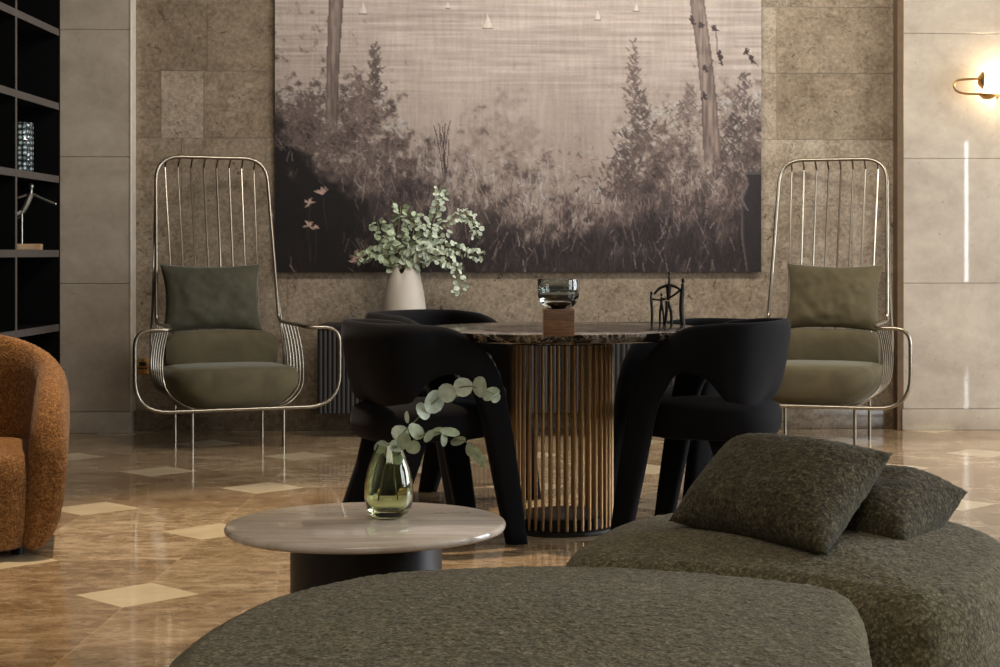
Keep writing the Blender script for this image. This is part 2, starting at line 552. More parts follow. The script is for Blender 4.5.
def panels(name, x0, x1, zs):
    g = G()
    for a, b in zip(zs[:-1], zs[1:]):
        v, f = box_bm(x0, x1, YP, YR + 0.15, a + 0.002, b - 0.002, 0.002, 1); g.add(v, f)
    v, f = box_bm(x0 + .002, x1 - .002, YP + 0.006, YR + 0.14, 0, zs[-1]); g.add(v, f)
    return struct(g.obj(name, M['panel'], smooth=False))


zs = [0.125, 0.87, 1.61, 2.352, 3.094, H]
panels('wall_back_left', -3.3, XL, zs)
panels('wall_back_right', XR, 6.5, zs)


def baseboard(name, x0, x1, y0, y1, m):
    v, f = box_bm(x0, x1, y0, y1, 0.0, 0.122, 0.004, 2); struct(mesh_obj(name, v, f, m))


baseboard('baseboard_left', -2.80, XL + .006, YP - 0.012, YP + .05, M['panel'])
baseboard('baseboard_right', XR - .006, 6.3, YP - 0.012, YP + .05, M['panel'])
baseboard('baseboard_back', XL, XR, YR - 0.012, YR + .05, M['recess'])
v, f = box_bm(XL - .004, XL + .006, YP - .004, YR, 0.122, H, .002, 1); struct(mesh_obj('lit_return', v, f, M['pale_tone'], smooth=False))  # pilaster return in a paler colour, as if catching side light
v, f = box_bm(XR - .035, XR + .004, YP - .004, YR, 0.0, H, .002, 1); struct(mesh_obj('trim_2', v, f, M['bronze_trim'], smooth=False))
v, f = box_bm(-3.35, -3.2, -3.6, 10.1, 0, H); struct(mesh_obj('wall_left', v, f, M['plaster'], smooth=False))
# wall with window openings on the right, wall behind the camera with its narrow window
g = G()
for a in ((-3.6, 2.0, 0, H), (4.6, 5.95, 0, H), (8.85, 10.1, 0, H), (2.0, 4.6, 0, .4), (2.0, 4.6, 3.1, H), (5.95, 8.85, 0, .4), (5.95, 8.85, 3.1, H)):
    v, f = box_bm(6.3, 6.45, a[0], a[1], a[2], a[3]); g.add(v, f)
struct(g.obj('wall_right', M['plaster'], smooth=False))
g = G()
for a in ((-3.3, 5.92, 0, H), (6.04, 6.45, 0, H), (5.92, 6.04, 0, .64), (5.92, 6.04, 2.6, H)):
    v, f = box_bm(a[0], a[1], -3.6, -3.45, a[2], a[3]); g.add(v, f)
struct(g.obj('wall_front', M['plaster'], smooth=False))
for i, (a, b) in enumerate(((2.0, 4.6), (5.95, 8.85))):
    g = G()
    for y in (a + .03, (a + b) / 2, b - .03):
        v, f = box_bm(6.32, 6.38, y - .03, y + .03, .4, 3.1); g.add(v, f)
    for z in (.43, 2.3, 3.07):
        v, f = box_bm(6.32, 6.38, a, b, z - .03, z + .03); g.add(v, f)
    struct(g.obj('window_%d' % (i + 1), M['blackened'], smooth=False))

# ------------------------------------------------------------------ painting
def make_painting():
    rs = np.random.RandomState(4)
    X0, X1, Y0, Y1 = 273, 763, -68, 272
    Wd, Hd = X1 - X0 + 1, Y1 - Y0 + 1
    xx, yy = np.meshgrid(np.arange(X0, X1 + 1).astype(float), np.arange(Y0, Y1 + 1).astype(float))

    def vnoise(sx, sy, seed):
        r = np.random.RandomState(seed)
        gx = (xx - X0) / sx; gy = (yy - Y0) / sy
        A = r.rand(int(gy.max()) + 3, int(gx.max()) + 3)
        ix = gx.astype(int); iy = gy.astype(int); fx = gx - ix; fy = gy - iy
        fx = fx * fx * (3 - 2 * fx); fy = fy * fy * (3 - 2 * fy)
        return (A[iy, ix] * (1 - fx) + A[iy, ix + 1] * fx) * (1 - fy) + (A[iy + 1, ix] * (1 - fx) + A[iy + 1, ix + 1] * fx) * fy

    def fbm(s, seed, asp=1.0, o=5):
        t = 0; a = 0.5; tot = 0
        for k in range(o):
            t = t + a * vnoise(max(s / 2 ** k, 1.0) * asp, max(s / 2 ** k, 1.0), seed + k * 7); tot += a; a *= 0.6
        return t / tot
    C = np.zeros((Hd, Wd, 3))
    light = np.array([164, 151, 142.]); mist = np.array([154, 141, 132.])
    tt = np.clip(yy / 140, 0, 1)[..., None]
    C[:] = light * (1 - tt) + mist * tt
    # water strokes
    wv = vnoise(60, 2.2, 1) * .6 + vnoise(25, 1.2, 2) * .4 - .5
    amp = np.clip(1 - (yy - 60) / 70, 0.12, 1)
    C += (wv * amp * 46)[..., None]
    C += ((fbm(60, 9) - .5) * 26)[..., None]
    C += ((vnoise(2.0, 22, 5) - .5) * 12)[..., None]

    def lay(mask, col):
        m = np.clip(mask, 0, 1)[..., None]
        C[:] = C * (1 - m) + np.array(col, float) * m
    sm = lambda e0, e1, x: (lambda q: q * q * (3 - 2 * q))(np.clip((x - e0) / (e1 - e0), 0, 1))
    n_big, n_mid, n_sm = fbm(46, 20), fbm(16, 30), fbm(6, 40, 1, 3)
    # hazy far shrubs, then nearer darker ones
    def ridge(pts): return np.interp(xx, [p[0] for p in pts], [p[1] for p in pts])
    n_tuft = vnoise(3.2, 11, 51) * .6 + vnoise(1.6, 6, 52) * .4
    r0 = ridge([(273, 70), (330, 80), (380, 85), (405, 125), (440, 135), (480, 105), (510, 95), (560, 125), (610, 110), (640, 85), (690, 90), (730, 75), (763, 60)])
    e = (yy - r0) / 75 + (n_mid - .5) * 2.6 + (n_sm - .5) * 1.6
    lay(sm(0, 1.1, e) * .6, (124, 110, 102))
    r1 = ridge([(273, 80), (300, 74), (350, 84), (390, 92), (410, 140), (440, 168), (480, 175), (530, 190), (590, 180), (625, 145), (660, 128), (700, 148), (730, 125), (763, 100)])
    e = (yy - r1) / 60 + (n_mid - .5) * 3.2 + (n_sm - .5) * 2.2 + (n_big - .5) * 1.6
    lay(sm(-.1, .9, e) * .85, (74, 62, 58))
    # light foliage dabs
    dab = sm(.52, .66, n_sm * .6 + fbm(9, 61, 1.3) * .4) * sm(0, .5, (yy - r0) / 60) * (1 - sm(.7, 1.7, (yy - r1) / 70))
    lay(dab * .45, (142, 127, 119))
    # meadow: upright tufts, pale above, near black below
    r2 = ridge([(273, 120), (300, 135), (330, 150), (370, 158), (400, 158), (430, 156), (455, 178), (500, 205), (560, 215), (610, 205), (640, 195), (700, 185), (763, 170)])
    pal = sm(-1.1, -.2, (yy - r2) / 50 + (n_tuft - .5) * 2.0 + (n_mid - .5) * 1.2) * sm(330, 370, xx)
    lay(pal * sm(.45, .62, n_tuft) * .35, (136, 121, 113))
    lay(pal * sm(.52, .36, n_tuft) * .55, (72, 60, 58))
    e = (yy - r2) / 55 + (n_mid - .5) * 2.4 + (n_big - .5) * 2.0 + (n_tuft - .5) * 1.6
    lay(sm(-.1, 1.0, e) * .85, (44, 36, 36))
    lay(sm(.3, 1.4, e) * sm(.56, .74, n_tuft) * .55, (104, 90, 86))
    e = (yy - 148) / 50 + (345 - xx) / 80 + (n_mid - .5) * 2.2 + (n_big - .5) * 1.2
    lay(sm(.1, 1.1, e) * sm(95, 150, yy) * sm(420, 330, xx + 0) * .96, (17, 14, 15))
    e = (yy - 195) / 45 + (n_big - .5) * 3 + (n_mid - .5) * 1.4
    lay(sm(.2, 1.5, e) * .7, (30, 24, 25))

    # strokes
    def stroke(x, y, dx, dy, col, a, wdt=1):
        n = int(max(abs(dx), abs(dy))) + 1
        t = np.linspace(0, 1, n * 2)
        bend = rs.uniform(-.15, .15)
        px = np.round(x + dx * t + bend * dy * t * (1 - t) - X0).astype(int); py = np.round(y + dy * t - Y0).astype(int)
        for w_ in range(wdt):
            ok = (px + w_ >= 0) & (px + w_ < Wd) & (py >= 0) & (py < Hd)
            C[py[ok], px[ok] + w_] = C[py[ok], px[ok] + w_] * (1 - a) + np.array(col, float) * a
    for k in range(3000):
        x = rs.uniform(273, 763); base = np.interp(x, [273, 350, 400, 470, 560, 640, 763], [160, 150, 165, 175, 190, 180, 170]) + rs.normal(0, 14)
        y = base + rs.rand() ** .9 * (285 - base)
        if x < 340 and rs.rand() < .85: continue
        L = rs.uniform(5, 17); cur = C[min(max(int(y - Y0), 0), Hd - 1), int(x - X0)]
        col = cur * rs.choice([.62, .8, 1.25, 1.5, 1.7]) if rs.rand() < .9 else np.array((150, 132, 123.))
        stroke(x, y, rs.normal(0, 4), -L, np.clip(col, 14, 165), rs.uniform(.25, .6))
    for k in range(3200):      # leafy dabs
        x = rs.uniform(273, 763); y = np.interp(x, [273, 380, 420, 520, 600, 640, 763], [88, 84, 150, 150, 140, 105, 90]) + abs(rs.normal(0, 42))
        s = rs.uniform(1.5, 4.5); a = rs.uniform(0, 2 * PI)
        cur = C[min(max(int(y - Y0), 0), Hd - 1), int(x - X0)]
        if x < 335 and y > 150 and rs.rand() < .8: continue
        if 405 < x < 615 and rs.rand() < .85: continue
        stroke(x, y, s * math.cos(a), s * math.sin(a), np.clip(cur * rs.choice([.6, .78, 1.2, 1.4]), 14, 165), rs.uniform(.3, .7), 2)
    # conifer left, slender leafy tree right
    for (cx, top, bot, wd, n, col) in ((372, 42, 100, 8, 190, (84, 72, 67)), (355, 68, 125, 12, 150, (104, 90, 84)), (633, 38, 112, 8, 120, (92, 79, 74)), (640, 92, 140, 15, 120, (84, 72, 68)), (626, 130, 200, 24, 260, (76, 64, 61)), (690, 85, 120, 12, 120, (110, 97, 91)), (744, 70, 150, 18, 190, (88, 76, 72)), (735, 110, 180, 22, 160, (70, 60, 58)), (305, 95, 150, 28, 360, (92, 79, 74))):
        for k in range(n):
            q = rs.rand() ** .7; y = top + (bot - top) * q
            x = cx + rs.normal(0, .5) * wd * (.25 + q)
            a = rs.choice([-1, 1]) * rs.uniform(.2, 1.2)
            stroke(x, y, 4 * math.sin(a), -rs.uniform(2, 5), tuple(np.array(col) * rs.uniform(.8, 1.15)), rs.uniform(.3, .75), 2)
    # trunks
    def trunk(pts, col, hi, dk):
        ys = [p[1] for p in pts]
        cxr = np.interp(yy, ys, [p[0] for p in pts]); hw = np.interp(yy, ys, [p[2] for p in pts])
        q = (xx - cxr) / hw
        fade = 1 - sm(ys[-1] - 30, ys[-1], yy)
        m = (np.abs(q) < 1) * fade
        tex = vnoise(1.6, 30, 77) * .6 + vnoise(3, 9, 78) * .4
        lay(m * .92, col)
        lay(m * sm(.5, .8, tex) * .55, hi)
        lay(m * sm(.55, .2, tex) * .5, dk)
        lay(m * (sm(-.45, -.95, q) * .5 + sm(.6, 1.0, q) * .55), dk)
    trunk([(337, -68, 7), (334, 0, 7.5), (331, 60, 6.5), (329, 140, 5.5)], (112, 98, 91), (150, 134, 122), (66, 55, 53))
    trunk([(690, -68, 7), (698, 0, 7.5), (706, 60, 7.5), (710, 100, 8), (714, 172, 9)], (118, 103, 95), (156, 140, 128), (70, 59, 56))
    # vine leaves on the right trunk
    for (x, y) in ((693, 18), (701, 23), (714, 25), (720, 52), (722, 57), (704, 95), (747, 50), (752, 57), (706, 66)):
        for k in range(10): stroke(x + rs.normal(0, 1), y + rs.normal(0, 1.5), rs.normal(0, 1.5), rs.normal(0, 2), (52, 42, 42), .8, 2)
    for a, b in (((716, 26), (718, 50)), ((714, 58), (709, 70)), ((760, 64), (747, 50))):
        stroke(a[0], a[1], b[0] - a[0], b[1] - a[1], (70, 58, 56), .8)
    # reeds
    for k in range(7): stroke(444 + rs.normal(0, 1.5), 172, rs.normal(0, 7), -rs.uniform(30, 52), (58, 47, 47), .8)
    # little sailing boats
    for (x, y, s) in ((486, 26, 10), (361, 12, 8), (597, 17, 6), (636, 8, 5), (446, 6, 4)):
        for k in range(s):
            h_ = s - k
            stroke(x + k * .45, y, 0, -h_ * 1.3, (204, 194, 182), .7)
            if k < s / 2: stroke(x - 1 - k * .5, y, 0, -(s / 2 - k) * 1.5, (196, 186, 174), .6)
        stroke(x - s * .5, y + 1, s, 0, (86, 74, 70), .85)
    # lilies
    for (x, y, s) in ((308, 203, 6), (320, 194, 8), (307, 226, 6), (357, 258, 8), (314, 228, 3), (352, 262, 5)):
        for k in range(7):
            a = -PI / 2 + rs.normal(0, 1.3); L = s * rs.uniform(.6, 1.1)
            stroke(x, y, L * math.cos(a), L * math.sin(a), (158, 130, 118), .8, 2)
            stroke(x, y, .7 * L * math.cos(a), .7 * L * math.sin(a), (196, 172, 158), .6)
        stroke(x, y, rs.normal(0, 3), 35, (70, 60, 54), .5)
    # slate urn
    hw = np.interp(yy, [170, 173, 177, 184, 200, 240, 272], [11, 13, 11, 10, 17, 16, 11])
    q = (xx - 759) / hw; m = (np.abs(q) < 1) * (yy > 170)
    lay(m * .9, (37, 33, 35)); lay(m * sm(-.75, -1, q) * .6, (112, 106, 104)); lay(m * (np.abs(yy - 172) < 1.5) * .5, (104, 98, 96))
    for k in range(24):
        a = k / 23; stroke(749 - 6 * math.sin(a * PI), 183 + 26 * a, 0, 1.4, (98, 92, 90), .7, 2)
    C[:] = np.clip(C + (rs.rand(Hd, Wd, 1) - .5) * 6, 4, 250)
    lin = np.where(C / 255 <= .04045, C / 255 / 12.92, ((C / 255 + .055) / 1.055) ** 2.4)
    # canvas mesh
    x0, x1, z0, z1, yf = -1.545, 1.332, 0.938, 2.938, YR - 0.040
    P = np.zeros((Hd * Wd, 3), np.float32)
    P[:, 0] = (x0 + (xx - X0) / (X1 - X0) * (x1 - x0)).ravel(); P[:, 1] = yf
    P[:, 2] = (z1 - (yy - Y0) / (Y1 - Y0) * (z1 - z0)).ravel()
    i, j = np.meshgrid(np.arange(Hd - 1), np.arange(Wd - 1), indexing='ij')
    a = (i * Wd + j).ravel(); Fq = np.stack([a, a + Wd, a + Wd + 1, a + 1], 1).astype(np.int32)
    me = bpy.data.meshes.new('painted_canvas')
    me.vertices.add(len(P)); me.vertices.foreach_set('co', P.ravel())
    me.loops.add(Fq.size); me.loops.foreach_set('vertex_index', Fq.ravel())
    me.polygons.add(len(Fq)); me.polygons.foreach_set('loop_start', np.arange(0, Fq.size, 4, dtype=np.int32))
    me.update(calc_edges=True)
    ca = me.attributes.new('pigment', 'FLOAT_COLOR', 'POINT')
    rgba = np.ones((Hd * Wd, 4), np.float32); rgba[:, :3] = lin.reshape(-1, 3)
    ca.data.foreach_set('color', rgba.ravel())
    t = NT('oil_painted_canvas')
    at = t.new('ShaderNodeAttribute', attribute_name='pigment')
    n = t.noise(t.coord('Object', scale=(1, 1, .35)), 260, 3)
    t.base(t.mix(1.0, at.outputs['Color'], t.ramp(n.outputs[0], [(.3, g4(.88)), (.7, g4(1))]), 'MULTIPLY'))
    t.set(Roughness=.6, Specular_IOR_Level=.3)
    me.materials.append(t.m)
    r = root('painting', 'large sepia landscape painting of misty meadow and trees on marble wall', 'painting', (0, 0, 0))
    o = bpy.data.objects.new('painted_canvas', me); COL.objects.link(o); o.parent = r
    v, f = box_bm(x0 + .001, x1 - .001, yf + 0.001, YR - 0.002, z0 + .001, z1 - .001)
    mesh_obj('stretcher_frame', v, f, simple('canvas_edge', srgb(52, 44, 42), .8), r, smooth=False)


make_painting()

# ------------------------------------------------------------------ sideboard
def make_sideboard():
    x0, x1, y0, y1, z0, z1 = -1.25, 1.05, 9.55, 9.98, 0.14, 0.64
    r = root('sideboard', 'long dark fluted wall-hung sideboard below the painting', 'sideboard', ((x0 + x1) / 2, (y0 + y1) / 2, z0))
    cx, cy = (x0 + x1) / 2, (y0 + y1) / 2
    def loc(v): return [Vector((p[0] - cx, p[1] - cy, p[2] - z0)) for p in v]
    v, f = box_bm(x0 + .004, x1 - .004, y0 + .02, y1, z0, z1 - .022, .003, 1); mesh_obj('cabinet_body', loc(v), f, M['fluted'], r, smooth=False)
    v, f = box_bm(x0, x1, y0 - .006, y1, z1 - .022, z1, .003, 2); mesh_obj('cabinet_top', loc(v), f, M['fluted'], r)
    nd = 4; wdt = (x1 - x0 - .01) / nd
    for d in range(nd):
        g = G(); a = x0 + .005 + d * wdt; n = 22
        v, f = box_bm(a + .002, a + wdt - .002, y0 + .008, y0 + .02, z0 + .003, z1 - .025); g.add(v, f)
        for k in range(n):
            c = a + .004 + (k + .5) * (wdt - .008) / n; hw = (wdt - .008) / n * .46
            ring = lambda z: [Vector((c - hw * math.cos(PI * q / 6), y0 + .009 - .009 * math.sin(PI * q / 6), z)) for q in range(7)]
            v, f = loft([ring(z0 + .003), ring(z1 - .025)]); g.add(v, f)
        o = mesh_obj('fluted_door', loc(g.v), g.f, M['fluted'], r, angle=50)
    return r


make_sideboard()

# ------------------------------------------------------------------ bookcase on the left wall
def make_bookcase():
    xf, xb, y1 = -2.775, -3.19, 9.88
    ys = [9.868, 9.06, 8.18, 7.34, 6.5]
    zsh = [0.04, 0.21, 0.637, 1.067, 1.497, 1.92, 2.35, 2.78, 3.2]
    r = root('bookcase', 'tall black open bookcase with shelf edges greyed as if lit at left wall', 'bookcase', (-3.0, 8.2, 0))
    L = lambda v: [Vector((p[0] + 3.0, p[1] - 8.2, p[2])) for p in v]
    v, f = box_bm(xb, xb + .015, ys[-1], y1, 0, 3.25); mesh_obj('back_panel', L(v), f, M['shelf_dark'], r, smooth=False)
    for i, y in enumerate(ys):
        v, f = box_bm(xb + .015, xf - .006, y - .009, y + .009, 0, 3.25); o = mesh_obj('divider', L(v), f, M['shelf_dark'], r, smooth=False)
        v, f = box_bm(xf - .006, xf, y - .011, y + .011, 0, 3.25, .001, 1); mesh_obj('edge_strip', L(v), f, M['shelf_edge_lit'] if i else M['shelf_dark'], o, smooth=False)
    for z in zsh:
        v, f = box_bm(xb + .015, xf - .006, ys[-1], ys[0] - .01, z - .036, z); o = mesh_obj('shelf', L(v), f, M['shelf_dark'], r, smooth=False)
        v, f = box_bm(xf - .006, xf - .0005, ys[-1], ys[0] - .01, z - .04, z, .001, 1); mesh_obj('edge_strip', L(v), f, M['shelf_edge_lit'], o, smooth=False)


make_bookcase()

# cut-glass vase, silver figure, small box on the shelves
def cut_glass_mat():
    t = NT('cut_crystal')
    p = t.coord('Object')
    v = t.voro(p, 34, 'F1', .25)
    c = t.ramp(v.outputs['Distance'], [(.15, srgb(226, 236, 232)), (.3, srgb(120, 138, 136)), (.5, srgb(30, 40, 44))])
    t.base(c); t.set(Roughness=.08, Specular_IOR_Level=.8); t.bump(v.outputs['Distance'], .8, .01)
    return t.m


r = root('crystal_vase', 'patterned cut crystal cylinder vase on the bookcase shelf', 'vase', (-2.93, 9.68, 1.497))
prof = [(0, 0), (.055, 0), (.058, .006), (.058, .285), (.056, .295), (.050, .295), (.050, .02), (0, .02)]
v, f = lathe(prof, 40); mesh_obj('vase_body', v, f, cut_glass_mat(), r)

P0 = Vector((-2.91, 9.70, 1.067))
r = root('acrobat_figurine', 'silver leaping figure on a pole with block base on bookcase shelf', 'figurine', P0, R(-80))
v, f = box_bm(-.045, .045, -.11, .08, 0, .035, .003, 1); mesh_obj('wood_base', v, f, M['pale_wood'], r, smooth=False)
v, f = cyl((0, -.03, .035), (0, -.03, .225), .006, 10); mesh_obj('pole', v, f, M['sculpt_silver'], r)
g = G()
def limb(P, rad): g.add(*tube(catmull(P, 4), [rad[0] + (rad[1] - rad[0]) * i / (4 * (len(P) - 1)) for i in range(4 * (len(P) - 1) + 1)], 8))
limb([(0, -.03, .215), (0, -.01, .25), (0, .01, .30), (0, .02, .325)], (.014, .02))          # torso
limb([(0, .02, .32), (0, .022, .345)], (.009, .008)); g.add(*sphere((0, .02, .365), .018, 12, 8, (.9, .9, 1.15)))
limb([(0, .03, .318), (.01, .09, .29), (.02, .15, .265)], (.010, .006)); g.add(*sphere((.02, .155, .263), .008, 8, 6))
limb([(0, .0, .318), (.01, -.05, .30), (.02, -.10, .295)], (.010, .006)); g.add(*sphere((.02, -.105, .295), .008, 8, 6))
limb([(0, -.03, .22), (.02, -.075, .20), (.02, -.10, .25)], (.013, .007)); limb([(0, -.03, .22), (-.02, -.05, .185), (-.02, -.10, .20)], (.013, .007))
g.obj('figure_body', M['sculpt_silver'], r)

r = root('trinket_box', 'small pale blue and silver box on low bookcase shelf behind orange armchair', 'box', (-2.965, 9.70, .21))
v, f = box_bm(-.028, .028, -.028, .028, 0, .30, .004, 2); mesh_obj('box_body', v, f, simple('blue_glaze', srgb(150, 172, 196), .2), r)
v, f = box_bm(-.03, .03, -.03, .03, .30, .34, .004, 2); mesh_obj('lid', v, f, M['sculpt_silver'], r)

# ------------------------------------------------------------------ outlets
def outlet(name, label, x, z, y, wd, ht, m, socket):
    r = root(name, label, 'outlet', (x, y, z))
    v, f = box_bm(-wd / 2, wd / 2, -.008, 0, -ht / 2, ht / 2, .002, 2); mesh_obj('cover_plate', v, f, m, r)
    if socket:
        g = G()
        for dx in (-.018, 0, .018):
            v, f = box_bm(dx - .006, dx + .006, -.0105, -.008, -.016, -.006); g.add(v, f)
        v, f = box_bm(-.02, .02, -.0105, -.008, .004, .026); g.add(v, f)
        g.obj('socket', M['blackened'], r, smooth=False)
    else:
        v, f = box_bm(-.016, .016, -.0115, -.008, -.024, .024, .002, 1); mesh_obj('rocker_switch', v, f, M['pale_tone'], r)


outlet('wall_outlet', 'brass wall outlet plate behind the left tall armchair', W(144.5, 366, 9.95).x, W(145, 366, 9.95).z, YR, .072, .092, M['brass'], True)
outlet('wall_switch', 'pale grey wall plate on the left stone panel by the bookcase', W(63, 375, 9.8).x, W(63, 375, 9.8).z, YP, .06, .088, simple('pale_plastic', srgb(150, 140, 130), .4), False)

# ------------------------------------------------------------------ sconce
def make_sconce():
    c = W(994, 84, 9.75)
    r = root('wall_sconce', 'brass curved-arm wall lamp with glowing bulb on right stone panel', 'lamp', (c.x, YP, c.z))
    k = 9.75 / F_PX
    q = lambda px, py, dy: Vector(((px - 990) * k, dy, -(py - 85) * k))
    pts = [q(1000, 93, -.09), q(985, 93, -.09), q(968, 92.5, -.09), q(959, 90, -.09), q(955.5, 84.5, -.09), q(959, 79.5, -.09), q(967, 78, -.09), q(981, 77.5, -.09)]
    v, f = tube(catmull(pts, 5), .0065, 10); mesh_obj('curved_arm', v, f, M['brass'], r)
    # saucer at the arm's upper end, axis along x
    def dish(px, py, rad, sgn):
        prof = [(0, -.012), (rad * .5, -.008), (rad * .95, .012), (rad, .016), (rad * .93, .018), (rad * .5, 0), (0, -.004)]
        v, f = lathe(prof, 28); o = q(px, py, -.09)
        return [Vector((p.z * sgn, p.x, p.y)) + o for p in v], f
    v, f = dish(982, 79, .052, 1); mesh_obj('dish', v, f, M['brass'], r)
    prof = [(0, -.02), (.03, -.016), (.05, .004), (.052, .01), (.03, .002), (0, 0)]
    v, f = lathe(prof, 28); o = q(990, 95, -.09); mesh_obj('dish', [p + o for p in v], f, M['brass'], r)
    v, f = cyl(q(1004, 93, -.09), q(1004, 93, -.001), .012, 14); mesh_obj('wall_bracket', v, f, M['brass'], r)
    t = NT('warm_bulb_glow'); t.base(srgb(255, 240, 214)); t.b.inputs['Emission Color'].default_value = (1, .80, .5, 1)
    t.b.inputs['Emission Strength'].default_value = 30
    v, f = sphere(q(1007, 82, -.07), .04, 20, 14); mesh_obj('bulb', v, f, t.m, r)
    l = bpy.data.lights.new('sconce_light', 'POINT'); l.energy = 38; l.color = (1, .80, .52); l.shadow_soft_size = .05
    lo = bpy.data.objects.new('sconce_light', l); COL.objects.link(lo); lo.location = Vector((c.x, YP, c.z)) + q(1005, 82, -.05)


make_sconce()

# ------------------------------------------------------------------ tall cage armchairs
def make_cage_chair():
    r = root('armchair', '', 'armchair')
    zr, zb, zt = .645, .212, 1.60
    def half(s):
        P = [(0, .47, zt), (s * .315, .47, zt), (s * .345, .27, .66), (s * .345, -.20, .655), (s * .37, -.285, zr), (s * .548, -.29, zr - .002), (s * .548, -.29, zb), (0, -.29, zb)]
        return fillet(P, [0, .14, .05, .05, .05, .16, .18, 0], 8)
    a = half(1); b = half(-1)
    loop = a + b[::-1][1:-1]
    v, f = tube(loop, .0105, 10, closed=True); mesh_obj('tube_frame', v, f, M['steel'], r)
    for s in (-1, 1):
        for y, n in ((-.255, 'front'), (.26, 'back')):
            g = G().add(*cyl((s * .245, y, 0.0), (s * .245, y, .215), .0095, 12))
            g.obj('leg', M['steel'], r)
        v, f = tube([(s * .245, -.29, zb - .002), (s * .245, .27, zb - .002)], .008, 8); mesh_obj('seat_rail', v, f, M['steel'], r)
    v, f = tube([(-.245, .26, zb), (.245, .26, zb)], .008, 8); mesh_obj('seat_rail', v, f, M['steel'], r)
    for i in range(8):
        x = -.255 + .51 * i / 7
        P = [(x, .468, zt - .004), (x, .515, zt - .05), (x, .51, zt - .11), (x * .97, .40, 1.0), (x * .95, .335, .60), (x * .95, .30, .42), (x * .95, .20, .26), (x * .95, .05, zb), (x * .9, -.285, zb + .004)]
        v, f = tube(catmull(P, 5), .0056, 7); mesh_obj('rod', v, f, M['steel'], r)
    for s in (-1, 1):
        for j in range(6):
            y = -.13 + .36 * j / 5
            ye = -.24 + .40 * j / 5
            P = [(s * .346, y, .654), (s * .372, y, .54), (s * .382, y - .01, .42), (s * .362, (y + ye) / 2, .31), (s * .28, ye, .236), (s * .20, ye, zb)]
            v, f = tube(catmull(P, 5), .0045, 7); mesh_obj('rod', v, f, M['steel'], r)
        for j in range(2):
            z0 = 1.28 - .28 * j; q = (1.6 - z0) / .94
            P = [(s * (.325 + .025 * q), .47 - .2 * q, z0), (s * .352, .36 - .04 * j, .8), (s * .374, .29 - .03 * j, .5), (s * .34, .22, .33), (s * .22, .16, zb)]
            v, f = tube(catmull(P, 5), .0045, 7); mesh_obj('rod', v, f, M['steel'], r)
    # seat pad : rounded, narrower below
    def pad(hx, y0, y1, z0, z1, n=48, e=4.0, bot=.74, puff=.012):
        rings = []; cy = (y0 + y1) / 2; hy = (y1 - y0) / 2
        prof = [(.0, 0, 0), (.55, 0, .0), (.85, .0, .0), (.95, .04, 0), (1.0, .22, 0), (1.02, .5, 0), (1.02, .75, 0), (.99, .9, 0), (.94, .97, 0), (.8, 1.0, .3), (.5, 1.0, .8), (0, 1.0, 1)]
        for (s_, t_, pf) in prof:
            if s_ == 0: s_ = .02
            k = bot + (1 - bot) * min(1, t_ / .55)
            ring = []
            for i in range(n):
                a = 2 * PI * i / n; c_, d_ = math.cos(a), math.sin(a)
                ring.append(Vector((hx * s_ * k * math.copysign(abs(c_) ** (2 / e), c_), cy + hy * s_ * (.9 + .1 * k) * math.copysign(abs(d_) ** (2 / e), d_), z0 + (z1 - z0) * t_ + puff * pf)))
            rings.append(ring)
        return loft(rings)
    v, f = pad(.352, -.30, .30, .218, .43); mesh_obj('seat', v, f, M['olive_velvet'], r, angle=0)
    g = G()
    rings = []
    for i in range(25):
        x = -.31 + .62 * i / 24; e = 1 - (abs(x) / .31) ** 6 * .35
        rings.append([Vector((x, .205 + .07 * e * math.copysign(abs(math.cos(2 * PI * k / 24)) ** .7, math.cos(2 * PI * k / 24)), .50 + .118 * e * math.copysign(abs(math.sin(2 * PI * k / 24)) ** .7, math.sin(2 * PI * k / 24)))) for k in range(24)])
    v, f = loft(rings); mesh_obj('lumbar_bolster', v, f, M['olive_velvet'], r, angle=60)
    return r


def pillow_mesh(w_, h_, t_, n=44, seed=1, dent=0.0, ear=.06, pinch=.10):
    """upright pillow in xz, thickness along y; pointed corners, slightly concave edges"""
    rs = random.Random(seed); v = []; f = []; idx = {}
    for side in (1, -1):
        for i in range(n + 1):
            for j in range(n + 1):
                a = -1 + 2 * i / n; b = -1 + 2 * j / n
                if side < 0 and (i in (0, n) or j in (0, n)):
                    idx[(side, i, j)] = idx[(1, i, j)]; continue
                x = a * w_ / 2 * (1 - pinch * (1 - b * b) * abs(a) ** 3) * 1.0
                z = b * h_ / 2 * (1 - pinch * (1 - a * a) * abs(b) ** 3)
                th = t_ / 2 * ((1 - abs(a) ** 2.6) * (1 - abs(b) ** 2.6)) ** .62
                wr = noise.noise(Vector((a * 2.2 + seed, b * 2.2, side))) * .22 + noise.noise(Vector((a * 5 + seed, b * 3.5, side * 3))) * .13 + noise.noise(Vector((a * 11 + seed, b * 6, side * 3))) * .05
                th *= 1 + wr
                idx[(side, i, j)] = len(v); v.append(Vector((x, -side * th, z)))
        for i in range(n):
            for j in range(n):
                q = [idx[(side, i, j)], idx[(side, i + 1, j)], idx[(side, i + 1, j + 1)], idx[(side, i, j + 1)]]
                f.append(q if side > 0 else q[::-1])
    return v, f


ca = make_cage_chair()
ca.location = (-1.70, 9.32, 0); ca.rotation_euler = (0, 0, R(22))
ca['label'] = 'tall wire-back armchair with olive seat left of the painting'
cb = copy_tree(ca); cb.location = (1.58, 9.39, 0); cb.rotation_euler = (0, 0, R(-20))
cb['label'] = 'tall wire-back armchair with olive seat right of the painting'
for c in (ca, cb): c['group'] = 'tall wire-back armchairs'


